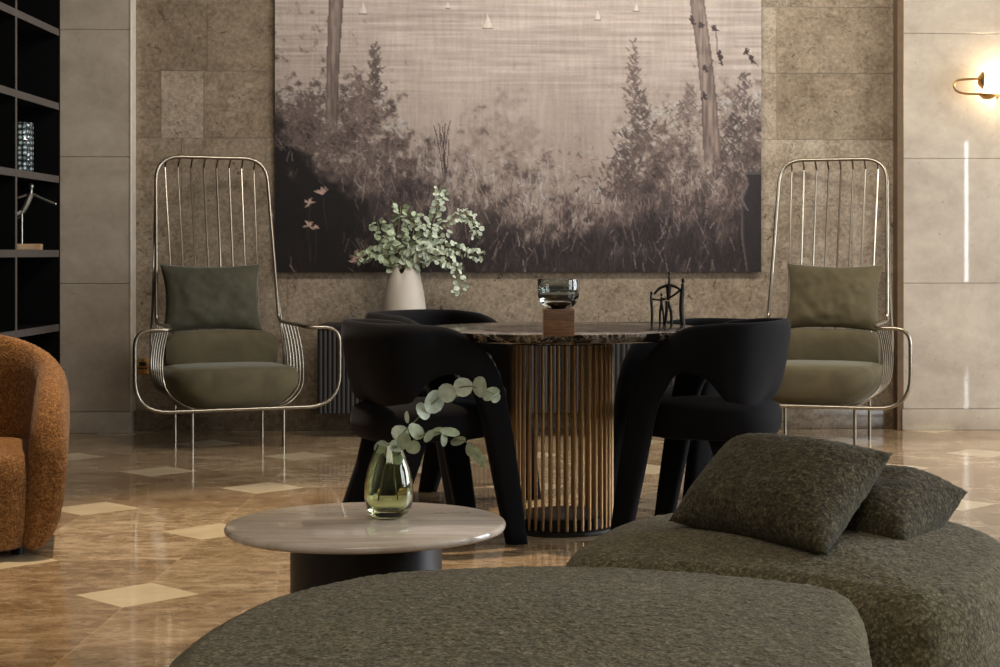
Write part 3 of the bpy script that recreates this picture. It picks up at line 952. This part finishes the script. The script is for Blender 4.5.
def chair_pillow(ch, label, x, tilt, roll, m, seed):
    v, f = pillow_mesh(.565, .39, .15, seed=seed)
    o = mesh_obj('throw_pillow', v, f, m, angle=0)
    base = ch.matrix_basis if False else Matrix.Translation(ch.location) @ Matrix.Rotation(ch.rotation_euler.z, 4, 'Z')
    M4 = base @ Matrix.Translation((x, .235, .797)) @ Matrix.Rotation(R(-tilt), 4, 'X') @ Matrix.Rotation(R(roll), 4, 'Y')
    o.matrix_world = M4
    tag(o, label, 'pillow', 'pillows on the wire-back armchairs')
    return o


chair_pillow(ca, 'dark grey-green velvet pillow on the left tall armchair', -.045, 11, 0, M['green_velvet'], 3)
chair_pillow(cb, 'lighter olive velvet pillow on the right tall armchair', .04, 11, 1, M['olive_velvet'], 8)

# ------------------------------------------------------------------ dining table
def make_dining_table():
    r = root('dining_table', 'round black marble dining table on a ring of bronze rods', 'table', (.094, 6.40, 0))
    N = 160; Rt = .71; rings = []
    random.seed(3)
    def er(a, z): return .012 * noise.noise(Vector((math.cos(a) * 5, math.sin(a) * 5, z * 30))) + .010 * noise.noise(Vector((math.cos(a) * 16, math.sin(a) * 16, z * 60 + 4)))
    for (rr, z, e) in ((.02, .728, 0), (.42, .728, 0), (.505, .729, .5), (.52, .735, 1), (.53, .745, 1), (.535, .755, 1), (.538, .763, .4), (.530, .766, .1), (.35, .766, 0), (.02, .766, 0)):
        rings.append([Vector(((rr + e * er(2 * PI * k / N, z)) * math.cos(2 * PI * k / N), (rr + e * er(2 * PI * k / N, z)) * math.sin(2 * PI * k / N), z)) for k in range(N)])
    v, f = loft(rings); mesh_obj('tabletop', v, f, M['dark_marble'], r, angle=30)
    prof = [(0, 0), (.205, 0), (.21, .004), (.21, .016), (.205, .02), (0, .02)]
    v, f = lathe(prof, 64); mesh_obj('base_plate', v, f, M['blackened'], r)
    prof = [(0, .708), (.215, .708), (.215, .7275), (0, .7275)]
    v, f = lathe(prof, 64); mesh_obj('collar', v, f, M['blackened'], r)
    prof = [(0, .018), (.180, .018), (.180, .055), (.172, .06), (0, .06)]
    v, f = lathe(prof, 64); mesh_obj('plinth', v, f, M['blackened'], r)
    n = 40
    for k in range(n):
        a = 2 * PI * (k + .5) / n
        x, y = .19 * math.cos(a), .19 * math.sin(a)
        v, f = cyl((x, y, .018), (x, y, .712), .0068, 12); mesh_obj('rod', v, f, M['rod_brass'], r)


make_dining_table()

# ------------------------------------------------------------------ dining chairs (front = +x)
def make_dining_chair():
    r = root('dining_chair', '', 'dining chair')
    hw = .262; xb = -.252
    # side profile from the back to the foot: (x, ztop) outer edge and (x, z) inner edge
    prof = [((-.12, .797), (-.13, .535)), ((-.06, .795), (-.07, .582)), ((.0, .788), (-.02, .612)), ((.06, .768), (.028, .620)), ((.115, .735), (.070, .607)),
            ((.165, .685), (.098, .565)), ((.205, .62), (.122, .52)), ((.232, .54), (.142, .455)), ((.252, .44), (.160, .37)), ((.272, .32), (.182, .26)), ((.292, .18), (.208, .14)), ((.315, .0), (.238, .0))]
    back = []
    nb = 18
    for i in range(nb + 1):
        a = -PI / 2 + PI * i / nb               # -90..90 around the back
        c_, s_ = math.cos(a), math.sin(a)
        e = 2 / 2.6
        bx = -.12 + (xb + .12) * abs(c_) ** e; by = hw * math.copysign(abs(s_) ** e, s_)
        zt = .80 + .004 * c_; zb_ = .525 - .025 * abs(c_) ** .6
        back.append((bx, by, zt, zb_, c_))
    st = []
    for (A, B) in reversed(prof[1:]): st.append((Vector((A[0], -hw, A[1])), Vector((B[0], -hw, B[1])), Vector((0, 1, 0))))
    for i, (bx, by, zt, zb_, c_) in enumerate(back):
        ctr = Vector((-.12, 0, 0)); n = Vector((bx, by, 0)) - ctr; n.x *= 1.2; n = n.normalized()
        inn = .085 * max(0, c_) ** .7
        A = Vector((bx, by, zt)); B = Vector((bx, by, zb_)) - Vector((n.x, n.y * .6, 0)) * inn
        st.append((A, B, -n))
    for (A, B) in prof[1:]: st.append((Vector((A[0], hw, A[1])), Vector((B[0], hw, B[1])), Vector((0, -1, 0))))
    st = list(zip(catmull([q[0] for q in st], 3), catmull([q[1] for q in st], 3), catmull([q[2] for q in st], 3)))
    ns = 32; rings = []
    for i, (A, B, n) in enumerate(st):
        n = n.normalized()
        c = (A + B) / 2; L = (A - B) / 2; half = L.length
        th = .031
        ring = []
        for k in range(ns):
            a = 2 * PI * k / ns; ca_, sa_ = math.cos(a), math.sin(a)
            u = math.copysign(abs(ca_) ** .45, ca_); w_ = math.copysign(abs(sa_) ** .75, sa_)
            bul = n * (-.012 * (1 - u * u) * (1 if half > .1 else .3))
            ring.append(c + L * u + n * (w_ * th) + bul)
        rings.append(ring)
    v, f = loft(rings); o = mesh_obj('backrest', v, f, M['black_velvet'], r, angle=0)
    # seat
    rg = []
    for (s_, z) in ((.02, .372), (.8, .372), (.92, .378), (.985, .40), (1.0, .44), (.99, .467), (.95, .487), (.86, .499), (.6, .506), (.3, .509), (.02, .509)):
        ring = []
        for k in range(56):
            a = 2 * PI * k / 56; c_, d_ = math.cos(a), math.sin(a); e = 2 / 3.0
            ring.append(Vector((-.0 + .245 * s_ * math.copysign(abs(c_) ** e, c_), .238 * s_ * math.copysign(abs(d_) ** e, d_), z)))
        rg.append(ring)
    v, f = loft(rg); mesh_obj('seat', v, f, M['black_velvet'], r, angle=0)
    for s in (-1, 1):
        rg = []
        for (x, y, z, hx, hy) in ((-.10, s * .15, .375, .075, .03), (-.135, s * .165, .26, .064, .028), (-.19, s * .185, .12, .052, .026), (-.235, s * .20, 0, .042, .024)):
            ring = []
            for k in range(20):
                a = 2 * PI * k / 20; c_, d_ = math.cos(a), math.sin(a)
                ring.append(Vector((x + hx * math.copysign(abs(c_) ** .5, c_), y + hy * math.copysign(abs(d_) ** .5, d_), z)))
            rg.append(ring)
        v, f = loft(rg); mesh_obj('leg', v, f, M['black_velvet'], r, angle=50)
    return r


d0 = make_dining_chair()
chairs = [(-.43, 6.22, 22, 'black velvet curved-back dining chair behind the glass bud vase, nearest left of table'),
          (.655, 6.24, 180 - 22, 'black velvet curved-back dining chair behind the loose boucle cushions, nearest right of table'),
          (-.40, 7.12, -34, 'black velvet dining chair at far left of table, below the eucalyptus'),
          (.69, 7.03, 180 + 34, 'black velvet dining chair at far right of table, mostly hidden')]
for i, (x, y, a, lab) in enumerate(chairs):
    c = d0 if i == 0 else copy_tree(d0)
    c.location = (x, y, 0); c.rotation_euler = (0, 0, R(a)); c['label'] = lab; c['group'] = 'dining chairs around the round table'
    if i == 3: c.scale = (1, 1, .955)

# ------------------------------------------------------------------ things on the dining table
TT = .766
bp = W(558.5, 336, 5.80); bx, by = bp.x, bp.y
r = root('display_block', 'small square walnut block under the glass bowl on dining table', 'wood block', (bx, by, TT), R(2))
v, f = box_bm(-.053, .053, -.053, .053, 0, .092, .002, 2); mesh_obj('block_body', v, f, M['walnut'], r)
bowl = root('glass_bowl', 'smoky clear glass bowl standing on the walnut block', 'bowl', (bx, by, TT + .092))
prof = [(0, 0), (.035, 0), (.052, .008), (.064, .022), (.0705, .042), (.0725, .065), (.0725, .100), (.0715, .1025), (.070, .100), (.070, .066), (.067, .044), (.058, .030), (.04, .022), (0, .020)]
v, f = lathe(prof, 56); mesh_obj('bowl_body', v, f, M['smoke_glass'], bowl)
prof = [(0, .0215), (.038, .0235), (.055, .031), (.064, .043), (.0655, .05), (0, .05)]
v, f = lathe(prof, 40); mesh_obj('dark_filling', v, f, M['pebble'], bowl)


def family():
    zc = 6.62; k = zc / F_PX
    o = W(668, 325, zc); o.z = TT
    r = root('family_sculpture', 'dark bronze sculpture of slender figures holding hands on dining table', 'sculpture', o)
    q = lambda px, py, dy=0: Vector(((px - 668) * k, dy, (325 - py) * k))
    def fig(parts, head, hr, nm='figure'):
        g = G()
        for P, r0, r1 in parts:
            C = catmull(P, 5); n = len(C)
            g.add(*tube(C, [r0 + (r1 - r0) * i / (n - 1) for i in range(n)], 8))
        g.add(*sphere(head, hr, 12, 8, (.85, .85, 1.25)))
        g.obj(nm, M['sculpt_dark'], r)
    z0 = 325.4
    fig([([q(668.5, 300), q(668.8, 285)], .006, .013), ([q(669, 286), q(669.5, 279), q(669, 276)], .006, .004), ([q(668, 301), q(671, 312), q(671.5, z0)], .007, .005), ([q(667, 301), q(666.5, 312), q(665, z0, .01)], .007, .005),
         ([q(668, 285), q(660, 288), q(654, 294)], .007, .004), ([q(670, 285), q(676, 287), q(681, 290)], .007, .004)], q(669.2, 273.5), .006)
    fig([([q(682, 296, -.02), q(682.4, 286, -.02), q(682, 283, -.02)], .009, .005), ([q(682, 290, -.02), q(681, 308, -.02), q(682.5, z0, -.02)], .009, .010), ([q(681, 289, -.02), q(675, 294, -.01), q(669, 298)], .005, .004)], q(682.7, 280.5, -.02), .0085)
    fig([([q(652, 305, .02), q(651.5, 297, .02), q(651.5, 295, .02)], .006, .004), ([q(651.8, 303, .02), q(652.5, 314, .02), q(652, z0, .02)], .006, .005), ([q(652, 299, .02), q(660, 300, .02), q(666, 299, .01)], .004, .004)], q(651.7, 293.5, .02), .007)
    fig([([q(662, 304, .03), q(662, 297, .03)], .006, .004), ([q(662, 303, .03), q(660.5, 314, .03), q(660.5, z0, .03)], .005, .004), ([q(662, 303, .03), q(664, 314, .03), q(664.5, z0, .03)], .005, .004), ([q(662, 299, .03), q(668, 298.5, .02)], .004, .004)], q(662, 294.8, .03), .006)


family()

# ------------------------------------------------------------------ vases and eucalyptus
def leaf_disc(p, nrm, up, rl, rw, cup=.2, n=12):
    nrm = nrm.normalized(); s = up.cross(nrm)
    if s.length < 1e-4: s = Vector((1, 0, 0)).cross(nrm)
    s.normalize(); u = nrm.cross(s).normalized()
    v = [p + nrm * (-cup * rw * .6)]
    for k in range(n):
        a = 2 * PI * k / n
        rr = 1 - .06 * math.cos(2 * a)
        v.append(p + u * (rl * rr * math.cos(a)) + s * (rw * rr * math.sin(a)) + nrm * (cup * rw * (abs(math.sin(a)) - .6)))
    return v, [[0, 1 + k, 1 + (k + 1) % n] for k in range(n)]


def branch(name, label, P, leaves, m, rad=.0022, group=None, end=.5):
    o = Vector(P[0])
    r = root(name, label, 'branch', o, 0, group)
    C = catmull([Vector(p) - o for p in P], 8); n = len(C)
    v, f = tube(C, [rad * (1 - (1 - end) * i / (n - 1)) for i in range(n)], 6); mesh_obj('stem', v, f, M['stem'], r)
    g = G()
    for (p, nr, up, rl, rw) in leaves: g.add(*leaf_disc(p - o, nr, up, rl, rw))
    g.obj('leaves', m, r, angle=0)
    return r


def front_vase():
    zc = 4.374; c = W(389, 518, zc); c.z = .36
    r = root('bud_vase', 'green glass bud vase standing on the round coffee table', 'vase', c)
    outer = [(0, 0), (.03, 0), (.045, .006), (.058, .025), (.0635, .055), (.0625, .09), (.055, .13), (.044, .16), (.034, .182), (.030, .192)]
    inner = [(.0275, .190), (.032, .180), (.042, .158), (.053, .129), (.060, .09), (.0605, .056), (.054, .030), (.042, .020), (.02, .017), (0, .0165)]
    v, f = lathe(outer + inner, 56); mesh_obj('vase_body', v, f, M['green_glass'], r)
    rs = random.Random(5)
    camd = Vector((0, -1, .15))
    def lv(px, py, rp, dz=0, sq=.85, tw=0):
        p = W(px, py, zc + dz); nr = camd + Vector((rs.uniform(-1.0, 1.0), 0, rs.uniform(-.5, .9)))
        up = Vector((math.sin(tw), 0, math.cos(tw)))
        return (p, nr, up, rp * zc / F_PX, rp * sq * zc / F_PX)
    k = lambda px, py, dz=0: W(px, py, zc + dz)
    P = [k(378, 502), k(384, 470), k(390, 452), k(402, 434), k(416, 420), k(434, 402), k(450, 391), k(470, 386), k(494, 394)]
    L = [lv(400, 433, 10), lv(397, 446, 9, -.02, .8, .8), lv(396, 458, 8, -.03, .9), lv(407, 417, 7, .0, .45, -.5), lv(423, 411, 10, -.01, .8, -.4), lv(434, 402, 13, 0, .9, .3),
         lv(447, 393, 10.5, -.01, .85, -.5), lv(463, 387, 11, .0, .85, .1), lv(480, 387, 11.5, -.01, .85, .4), lv(491, 394, 10, .01, .8, .9), lv(496, 398, 6, 0, .7, .9), lv(428, 405, 7, .02, .6, 1.2), lv(381, 447, 8, .01, .8, .9), lv(389, 452, 7, -.02, .8), lv(458, 392, 6, .03, .5, .2)]
    branch('eucalyptus_branch', 'longer arching eucalyptus stem with round leaves in the bud vase', P, L, M['leaf_pale'], .0022)
    P = [k(398, 500, .01), k(394, 470, -.005), k(400, 452, -.02), k(414, 440, -.03), k(432, 432, -.03), k(452, 436, -.03), k(470, 445, -.02), k(482, 462, -.01)]
    L = [lv(416, 431, 10, -.03, .9, .3), lv(413, 447, 10, -.05, .7, -.6), lv(429, 436, 8, -.04, .5, .5), lv(436, 432, 9, -.02, .55, 1.4), lv(450, 432, 11, -.03, .5, 1.5), lv(444, 439, 8, -.04, .5, .1),
         lv(458, 441, 9, -.02, .45, 1.2), lv(470, 449, 9, -.03, .55, .4), lv(477, 455, 10, -.01, .5, -.5), lv(483, 462, 7, 0, .5, -.3), lv(404, 441, 9, -.03, .8, .2)]
    branch('eucalyptus_branch', 'shorter drooping eucalyptus stem in the bud vase', P, L, M['leaf_green'], .002)


front_vase()


def back_vase():
    zc = 9.68; k0 = zc / F_PX
    c = W(404.5, 308, zc); c.z = .64
    r = root('tall_vase', 'white ceramic vase with notched mouth on the sideboard', 'vase', c)
    N = 64; rings = []
    def rim(a):   # notch towards the room
        d = abs(math.atan2(math.sin(a + PI / 2 + .15), math.cos(a + PI / 2 + .15)))
        return -.085 * math.exp(-(d / .42) ** 2) - .05 * math.exp(-((d - 2.6) / .7) ** 2)
    prof = [(.085, 0), (.116, .004), (.124, .03), (.122, .10), (.112, .18), (.096, .26), (.083, .32), (.078, .375)]
    inn = [(.070, .372), (.075, .32), (.088, .26), (.104, .18), (.114, .10), (.113, .03), (.08, .014)]
    for (rr, z) in prof + inn:
        ring = []
        for q in range(N):
            a = 2 * PI * q / N; w_ = max(0, (z - .24) / .135)
            ring.append(Vector((rr * math.cos(a), rr * math.sin(a), z + rim(a) * w_)))
        rings.append(ring)
    v, f = loft(rings); mesh_obj('vase_body', v, f, M['ceramic'], r)
    rs = random.Random(21)
    k = lambda px, py, d=0: W(px, py, zc + d)
    stem0 = lambda: k(404 + rs.uniform(-6, 6), 300, rs.uniform(-.03, .03))
    specs = [
        ([(407, 262, 0), (428, 236, -.02), (438, 208, 0), (440, 188, .02)], 'tallest upright eucalyptus branch in the white vase', 0, 4.6),
        ([(409, 262, .05), (440, 232, .06), (462, 213, .06), (474, 224, .05), (477, 238, .03)], 'eucalyptus branch arching over at upper right of the white vase', 0, 3.4),
        ([(411, 264, -.02), (440, 256, -.07), (455, 268, -.09), (461, 294, -.09)], 'eucalyptus branch drooping over the right side of white vase', 0, 4.2),
        ([(410, 262, .02), (436, 246, .0), (458, 250, -.02), (483, 257, -.02)], 'eucalyptus branch reaching straight right from the white vase', 0, 4.0),
        ([(402, 262, .0), (398, 236, -.03), (401, 206, -.02)], 'upright leafy eucalyptus branch at left middle of white vase', 1, 5.0),
        ([(399, 264, .03), (384, 240, .02), (377, 222, .0)], 'eucalyptus branch leaning up to the left in white vase', 1, 4.8),
        ([(398, 268, -.02), (386, 257, -.06), (372, 253, -.08), (357, 259, -.08)], 'low eucalyptus branch stretching left from the white vase', 1, 4.2),
        ([(404, 262, .0), (412, 240, -.05), (416, 214, -.06)], 'leafy eucalyptus branch at the centre of white vase', 1, 5.0),
        ([(407, 265, -.05), (420, 250, -.10), (433, 258, -.12)], 'short eucalyptus branch at front of the white vase mouth', 0, 5.0),
        ([(402, 266, -.05), (396, 248, -.09), (386, 236, -.10)], 'short eucalyptus branch at front left of white vase mouth', 1, 4.8)]
    for (pts, lab, mi, lr) in specs:
        P = [stem0()] + [k(*p) for p in pts]
        C = catmull(P, 10); L = []; acc = 0
        start = 9
        for i in range(start, len(C)):
            acc += (C[i] - C[i - 1]).length
            if acc > .0085:
                acc = 0; t = (C[i] - C[i - 1]).normalized()
                fade = 1 - .35 * i / len(C)
                for s in (-1, 1):
                    side = t.cross(Vector((rs.uniform(-.7, .7), -1, rs.uniform(-.7, .7)))).normalized() * s
                    rl = lr * 1.0 * k0 * fade * rs.uniform(.75, 1.25)
                    nr = Vector((rs.uniform(-1.6, 1.6), -1, rs.uniform(-.8, 1.8)))
                    L.append((C[i] + side * rl * rs.uniform(.6, 2.2), nr, side + t * .3, rl, rl * rs.uniform(.55, .85)))
        branch('eucalyptus_branch', lab, P, L, M['leaf_green'] if mi else M['leaf_pale'], .003)


back_vase()

# ------------------------------------------------------------------ coffee table
def coffee_table():
    zc = 4.31; c = W(366.5, 522, zc)
    r = root('coffee_table', 'low round coffee table with pale stone top and dark drum base', 'table', (c.x, c.y, 0))
    Rt = .357
    prof = [(0, .338), (Rt - .012, .338), (Rt - .003, .341), (Rt, .347), (Rt, .353), (Rt - .003, .358), (Rt - .008, .36), (0, .36)]
    v, f = lathe(prof, 96); mesh_obj('tabletop', v, f, M['onyx'], r, angle=50)
    n = 72; ring = lambda z, k=1: [Vector(((.192 * k + .0008 * (i % 2)) * math.cos(2 * PI * i / 144), (.192 * k + .0008 * (i % 2)) * math.sin(2 * PI * i / 144), z)) for i in range(144)]
    v, f = loft([ring(0), ring(.338)]); mesh_obj('drum_base', v, f, simple('black_oak', srgb(30, 28, 30), .45), r, angle=20)


coffee_table()

# ------------------------------------------------------------------ poufs
def pouf(name, label, pts, h, m, seed, bulge=.018, rad=.085, group=None, soft=1600):
    out = catmull([Vector((p[0], p[1], 0)) for p in pts], 40, closed=True)
    # even resampling
    n = 360; L = [0]
    for i in range(len(out)): L.append(L[-1] + (out[(i + 1) % len(out)] - out[i]).length)
    tot = L[-1]; E = []; j = 0
    for k in range(n):
        t = tot * k / n
        while L[j + 1] < t: j += 1
        q = (t - L[j]) / (L[j + 1] - L[j]); E.append(out[j].lerp(out[(j + 1) % len(out)], q))
    area_ = sum(E[i].x * E[(i + 1) % n].y - E[(i + 1) % n].x * E[i].y for i in range(n))
    if area_ < 0: E = E[::-1]
    nor = []
    for i in range(n):
        t = E[(i + 6) % n] - E[(i - 6) % n]; nor.append(Vector((t.y, -t.x, 0)).normalized())
    ctr = sum(E, Vector()) / n
    rings = []
    prof = [(.06, .015), (.03, .02), (.012, .035), (.0, .06)]
    for i in range(1, 30): prof.append((-bulge * math.sin(PI * i / 30), .06 + (h - rad - .06) * i / 30))
    for i in range(0, 19):
        a = PI / 2 * i / 18; prof.append((rad - rad * math.cos(a), h - rad + rad * math.sin(a)))
    def inset(ins, z):
        q = [E[i] - nor[i] * ins for i in range(n)]
        for _ in range(int(max(0, ins) * soft)): q = [(q[i - 1] + q[i] * 2 + q[(i + 1) % n]) / 4 for i in range(n)]
        return [p + Vector((0, 0, z)) for p in q]
    for (ins, z) in prof: rings.append(inset(ins, z))
    last = rings[-1]
    for i in range(1, 76):
        t = i / 76
        rings.append([Vector((last[k].x + (ctr.x - last[k].x) * t, last[k].y + (ctr.y - last[k].y) * t, h + .022 * (1 - (1 - t) ** 2))) for k in range(n)])
    V, Fc = loft(rings)
    V = [Vector((p.x - ctr.x, p.y - ctr.y, p.z)) for p in V]
    o = mesh_obj(name, V, Fc, m, angle=0); o.location = (ctr.x, ctr.y, 0)
    boucle_relief(o, .0065)
    tag(o, label, 'ottoman', group)
    return o


def boucle_relief(o, amt, size=.013):
    tx = bpy.data.textures.new('boucle_relief', 'CLOUDS'); tx.noise_scale = size; tx.noise_depth = 2
    d = o.modifiers.new('relief', 'DISPLACE'); d.texture = tx; d.strength = amt; d.mid_level = .5; d.texture_coords = 'LOCAL'


pouf('ottoman', 'olive boucle ottoman nearest the camera, in front of coffee table',
     [(-.590, 2.62), (-.597, 2.80), (-.572, 2.98), (-.51, 3.18), (-.35, 3.385), (-.14, 3.462), (.10, 3.468), (.33, 3.395), (.50, 3.295), (.594, 3.205), (.600, 3.06), (.552, 2.75), (.52, 2.45), (.38, 2.2), (.1, 2.08), (-.25, 2.14), (-.48, 2.35)], .412, M['olive_boucle'], 1, rad=.06, soft=420, group='olive boucle ottomans')
pouf('ottoman', 'olive boucle ottoman at right holding two loose cushions',
     [(.048, 3.67), (.11, 3.95), (.235, 4.20), (.46, 4.34), (.72, 4.36), (.93, 4.27), (1.06, 4.08), (1.10, 3.84), (1.03, 3.56), (.90, 3.30), (.83, 3.21), (.735, 3.14), (.655, 3.19), (.50, 3.37), (.32, 3.485), (.14, 3.545)], .40, M['olive_boucle'], 2, group='olive boucle ottomans')


def cushion4(label, BL, BR, TR, TL, t_, m, seed):
    """cushion through four corner points"""
    BL, BR, TR, TL = map(Vector, (BL, BR, TR, TL))
    n = 60; v = []; f = []; idx = {}
    nrm = (BR - BL).cross(TL - BL).normalized()
    c = (BL + BR + TR + TL) / 4
    for side in (1, -1):
        for i in range(n + 1):
            for j in range(n + 1):
                if side < 0 and (i in (0, n) or j in (0, n)):
                    idx[(side, i, j)] = idx[(1, i, j)]; continue
                a, b = i / n, j / n; A, B = 2 * a - 1, 2 * b - 1
                A2 = A * (1 - .10 * (1 - B * B) * abs(A) ** 3); B2 = B * (1 - .10 * (1 - A * A) * abs(B) ** 3)
                a, b = (A2 + 1) / 2, (B2 + 1) / 2
                p = BL.lerp(BR, a).lerp(TL.lerp(TR, a), b)
                th = t_ / 2 * ((1 - abs(A) ** 2.8) * (1 - abs(B) ** 2.8)) ** .6
                th *= 1 + noise.noise(Vector((A * 2 + seed, B * 2, side))) * .1
                idx[(side, i, j)] = len(v); v.append(p + nrm * side * th - c)
        for i in range(n):
            for j in range(n):
                q = [idx[(side, i, j)], idx[(side, i + 1, j)], idx[(side, i + 1, j + 1)], idx[(side, i, j + 1)]]
                f.append(q if side > 0 else q[::-1])
    o = mesh_obj('throw_cushion', v, f, m, angle=0); o.location = c
    boucle_relief(o, .006)
    tag(o, label, 'cushion', 'loose cushions on the ottoman')
    return o


cushion4('larger dark olive boucle cushion in front, propped up on ottoman', W(668, 521, 3.92), W(826, 555, 3.50), W(894, 453, 3.80), W(732, 439, 4.12), .18, M['moss_boucle'], 2)
cushion4('dark olive boucle cushion lying behind the larger one on ottoman', W(800, 541, 3.88), W(905, 543, 3.70), W(969, 492, 4.00), W(858, 474, 4.20), .18, M['moss_boucle'], 6)

# ------------------------------------------------------------------ rust armchair at the left edge (front = -y)
def tub_chair():
    r = root('tub_armchair', 'rust orange boucle tub armchair at the left edge before bookcase', 'armchair', (-2.135, 6.11, 0), R(14))
    hw, yb = .37, .36
    prof = [((.02, .635), .03), ((-.08, .61), .03), ((-.18, .575), .03), ((-.27, .52), .03), ((-.335, .455), .03), ((-.375, .37), .03)]
    st = []
    for (y, zt), zb_ in reversed(prof): st.append((Vector((-hw, y, zt)), Vector((-hw + .045, y + .005, zb_)), Vector((1, 0, 0))))
    nb = 22
    for i in range(1, nb):
        a = PI - PI * i / nb; c_, s_ = math.cos(a), math.sin(a); e = 2 / 2.5
        p = Vector((hw * math.copysign(abs(c_) ** e, c_), .02 + (yb - .02) * abs(s_) ** e, 0)); n = Vector((-p.x, -(p.y - .02), 0)).normalized()
        st.append((p + Vector((0, 0, .635 + .115 * abs(s_) ** 1.3)), p + n * .045 + Vector((0, 0, .03)), n))
    for (y, zt), zb_ in prof: st.append((Vector((hw, y, zt)), Vector((hw - .045, y + .005, zb_)), Vector((-1, 0, 0))))
    # subdivide along the sweep
    A = catmull([s[0] for s in st], 5); B = catmull([s[1] for s in st], 5); Nn = catmull([s[2] for s in st], 5)
    rings = []; m = len(A); ns = 88
    for i in range(m):
        endf = min(1, min(i, m - 1 - i) / 6); thk = .066 * (.42 + .58 * math.sin(endf * PI / 2))
        c = (A[i] + B[i]) / 2; L = (A[i] - B[i]) / 2; n = Nn[i].normalized(); ring = []
        for k in range(ns):
            a = 2 * PI * k / ns; ca_, sa_ = math.cos(a), math.sin(a)
            # keep the top round: the thickness profile is a stadium
            u = math.copysign(abs(ca_) ** .5, ca_); w_ = math.copysign(abs(sa_) ** .8, sa_)
            ring.append(c + L * u + n * (w_ * thk) - n * (.018 * (1 - u * u)))
        rings.append(ring)
    v, f = loft(rings); o = mesh_obj('curved_back', v, f, M['rust_boucle'], r, angle=0); boucle_relief(o, .006)
    rg = []
    for (s_, z) in [(.02, .03), (.6, .03), (.9, .03), (.975, .04), (.995, .08)] + [(1.0, .08 + .215 * i / 20) for i in range(1, 20)] + [(.995, .305), (.98, .328), (.95, .345), (.9, .356), (.8, .363), (.6, .369), (.3, .373), (.02, .373)]:
        ring = []
        for k in range(160):
            a = 2 * PI * k / 160; c_, d_ = math.cos(a), math.sin(a); e = 2 / 5
            ring.append(Vector((.328 * s_ * math.copysign(abs(c_) ** e, c_), -.07 + .345 * s_ * math.copysign(abs(d_) ** e, d_), z)))
        rg.append(ring)
    v, f = loft(rg); o = mesh_obj('seat', v, f, M['rust_boucle'], r, angle=0); boucle_relief(o, .005)
    for sx in (-1, 1):
        for sy in (-1, 1):
            v, f = lathe([(0, 0), (.022, 0), (.025, .04), (0, .04)], 16, sx * .27, sy * .25); mesh_obj('leg', v, f, M['blackened'], r)


tub_chair()
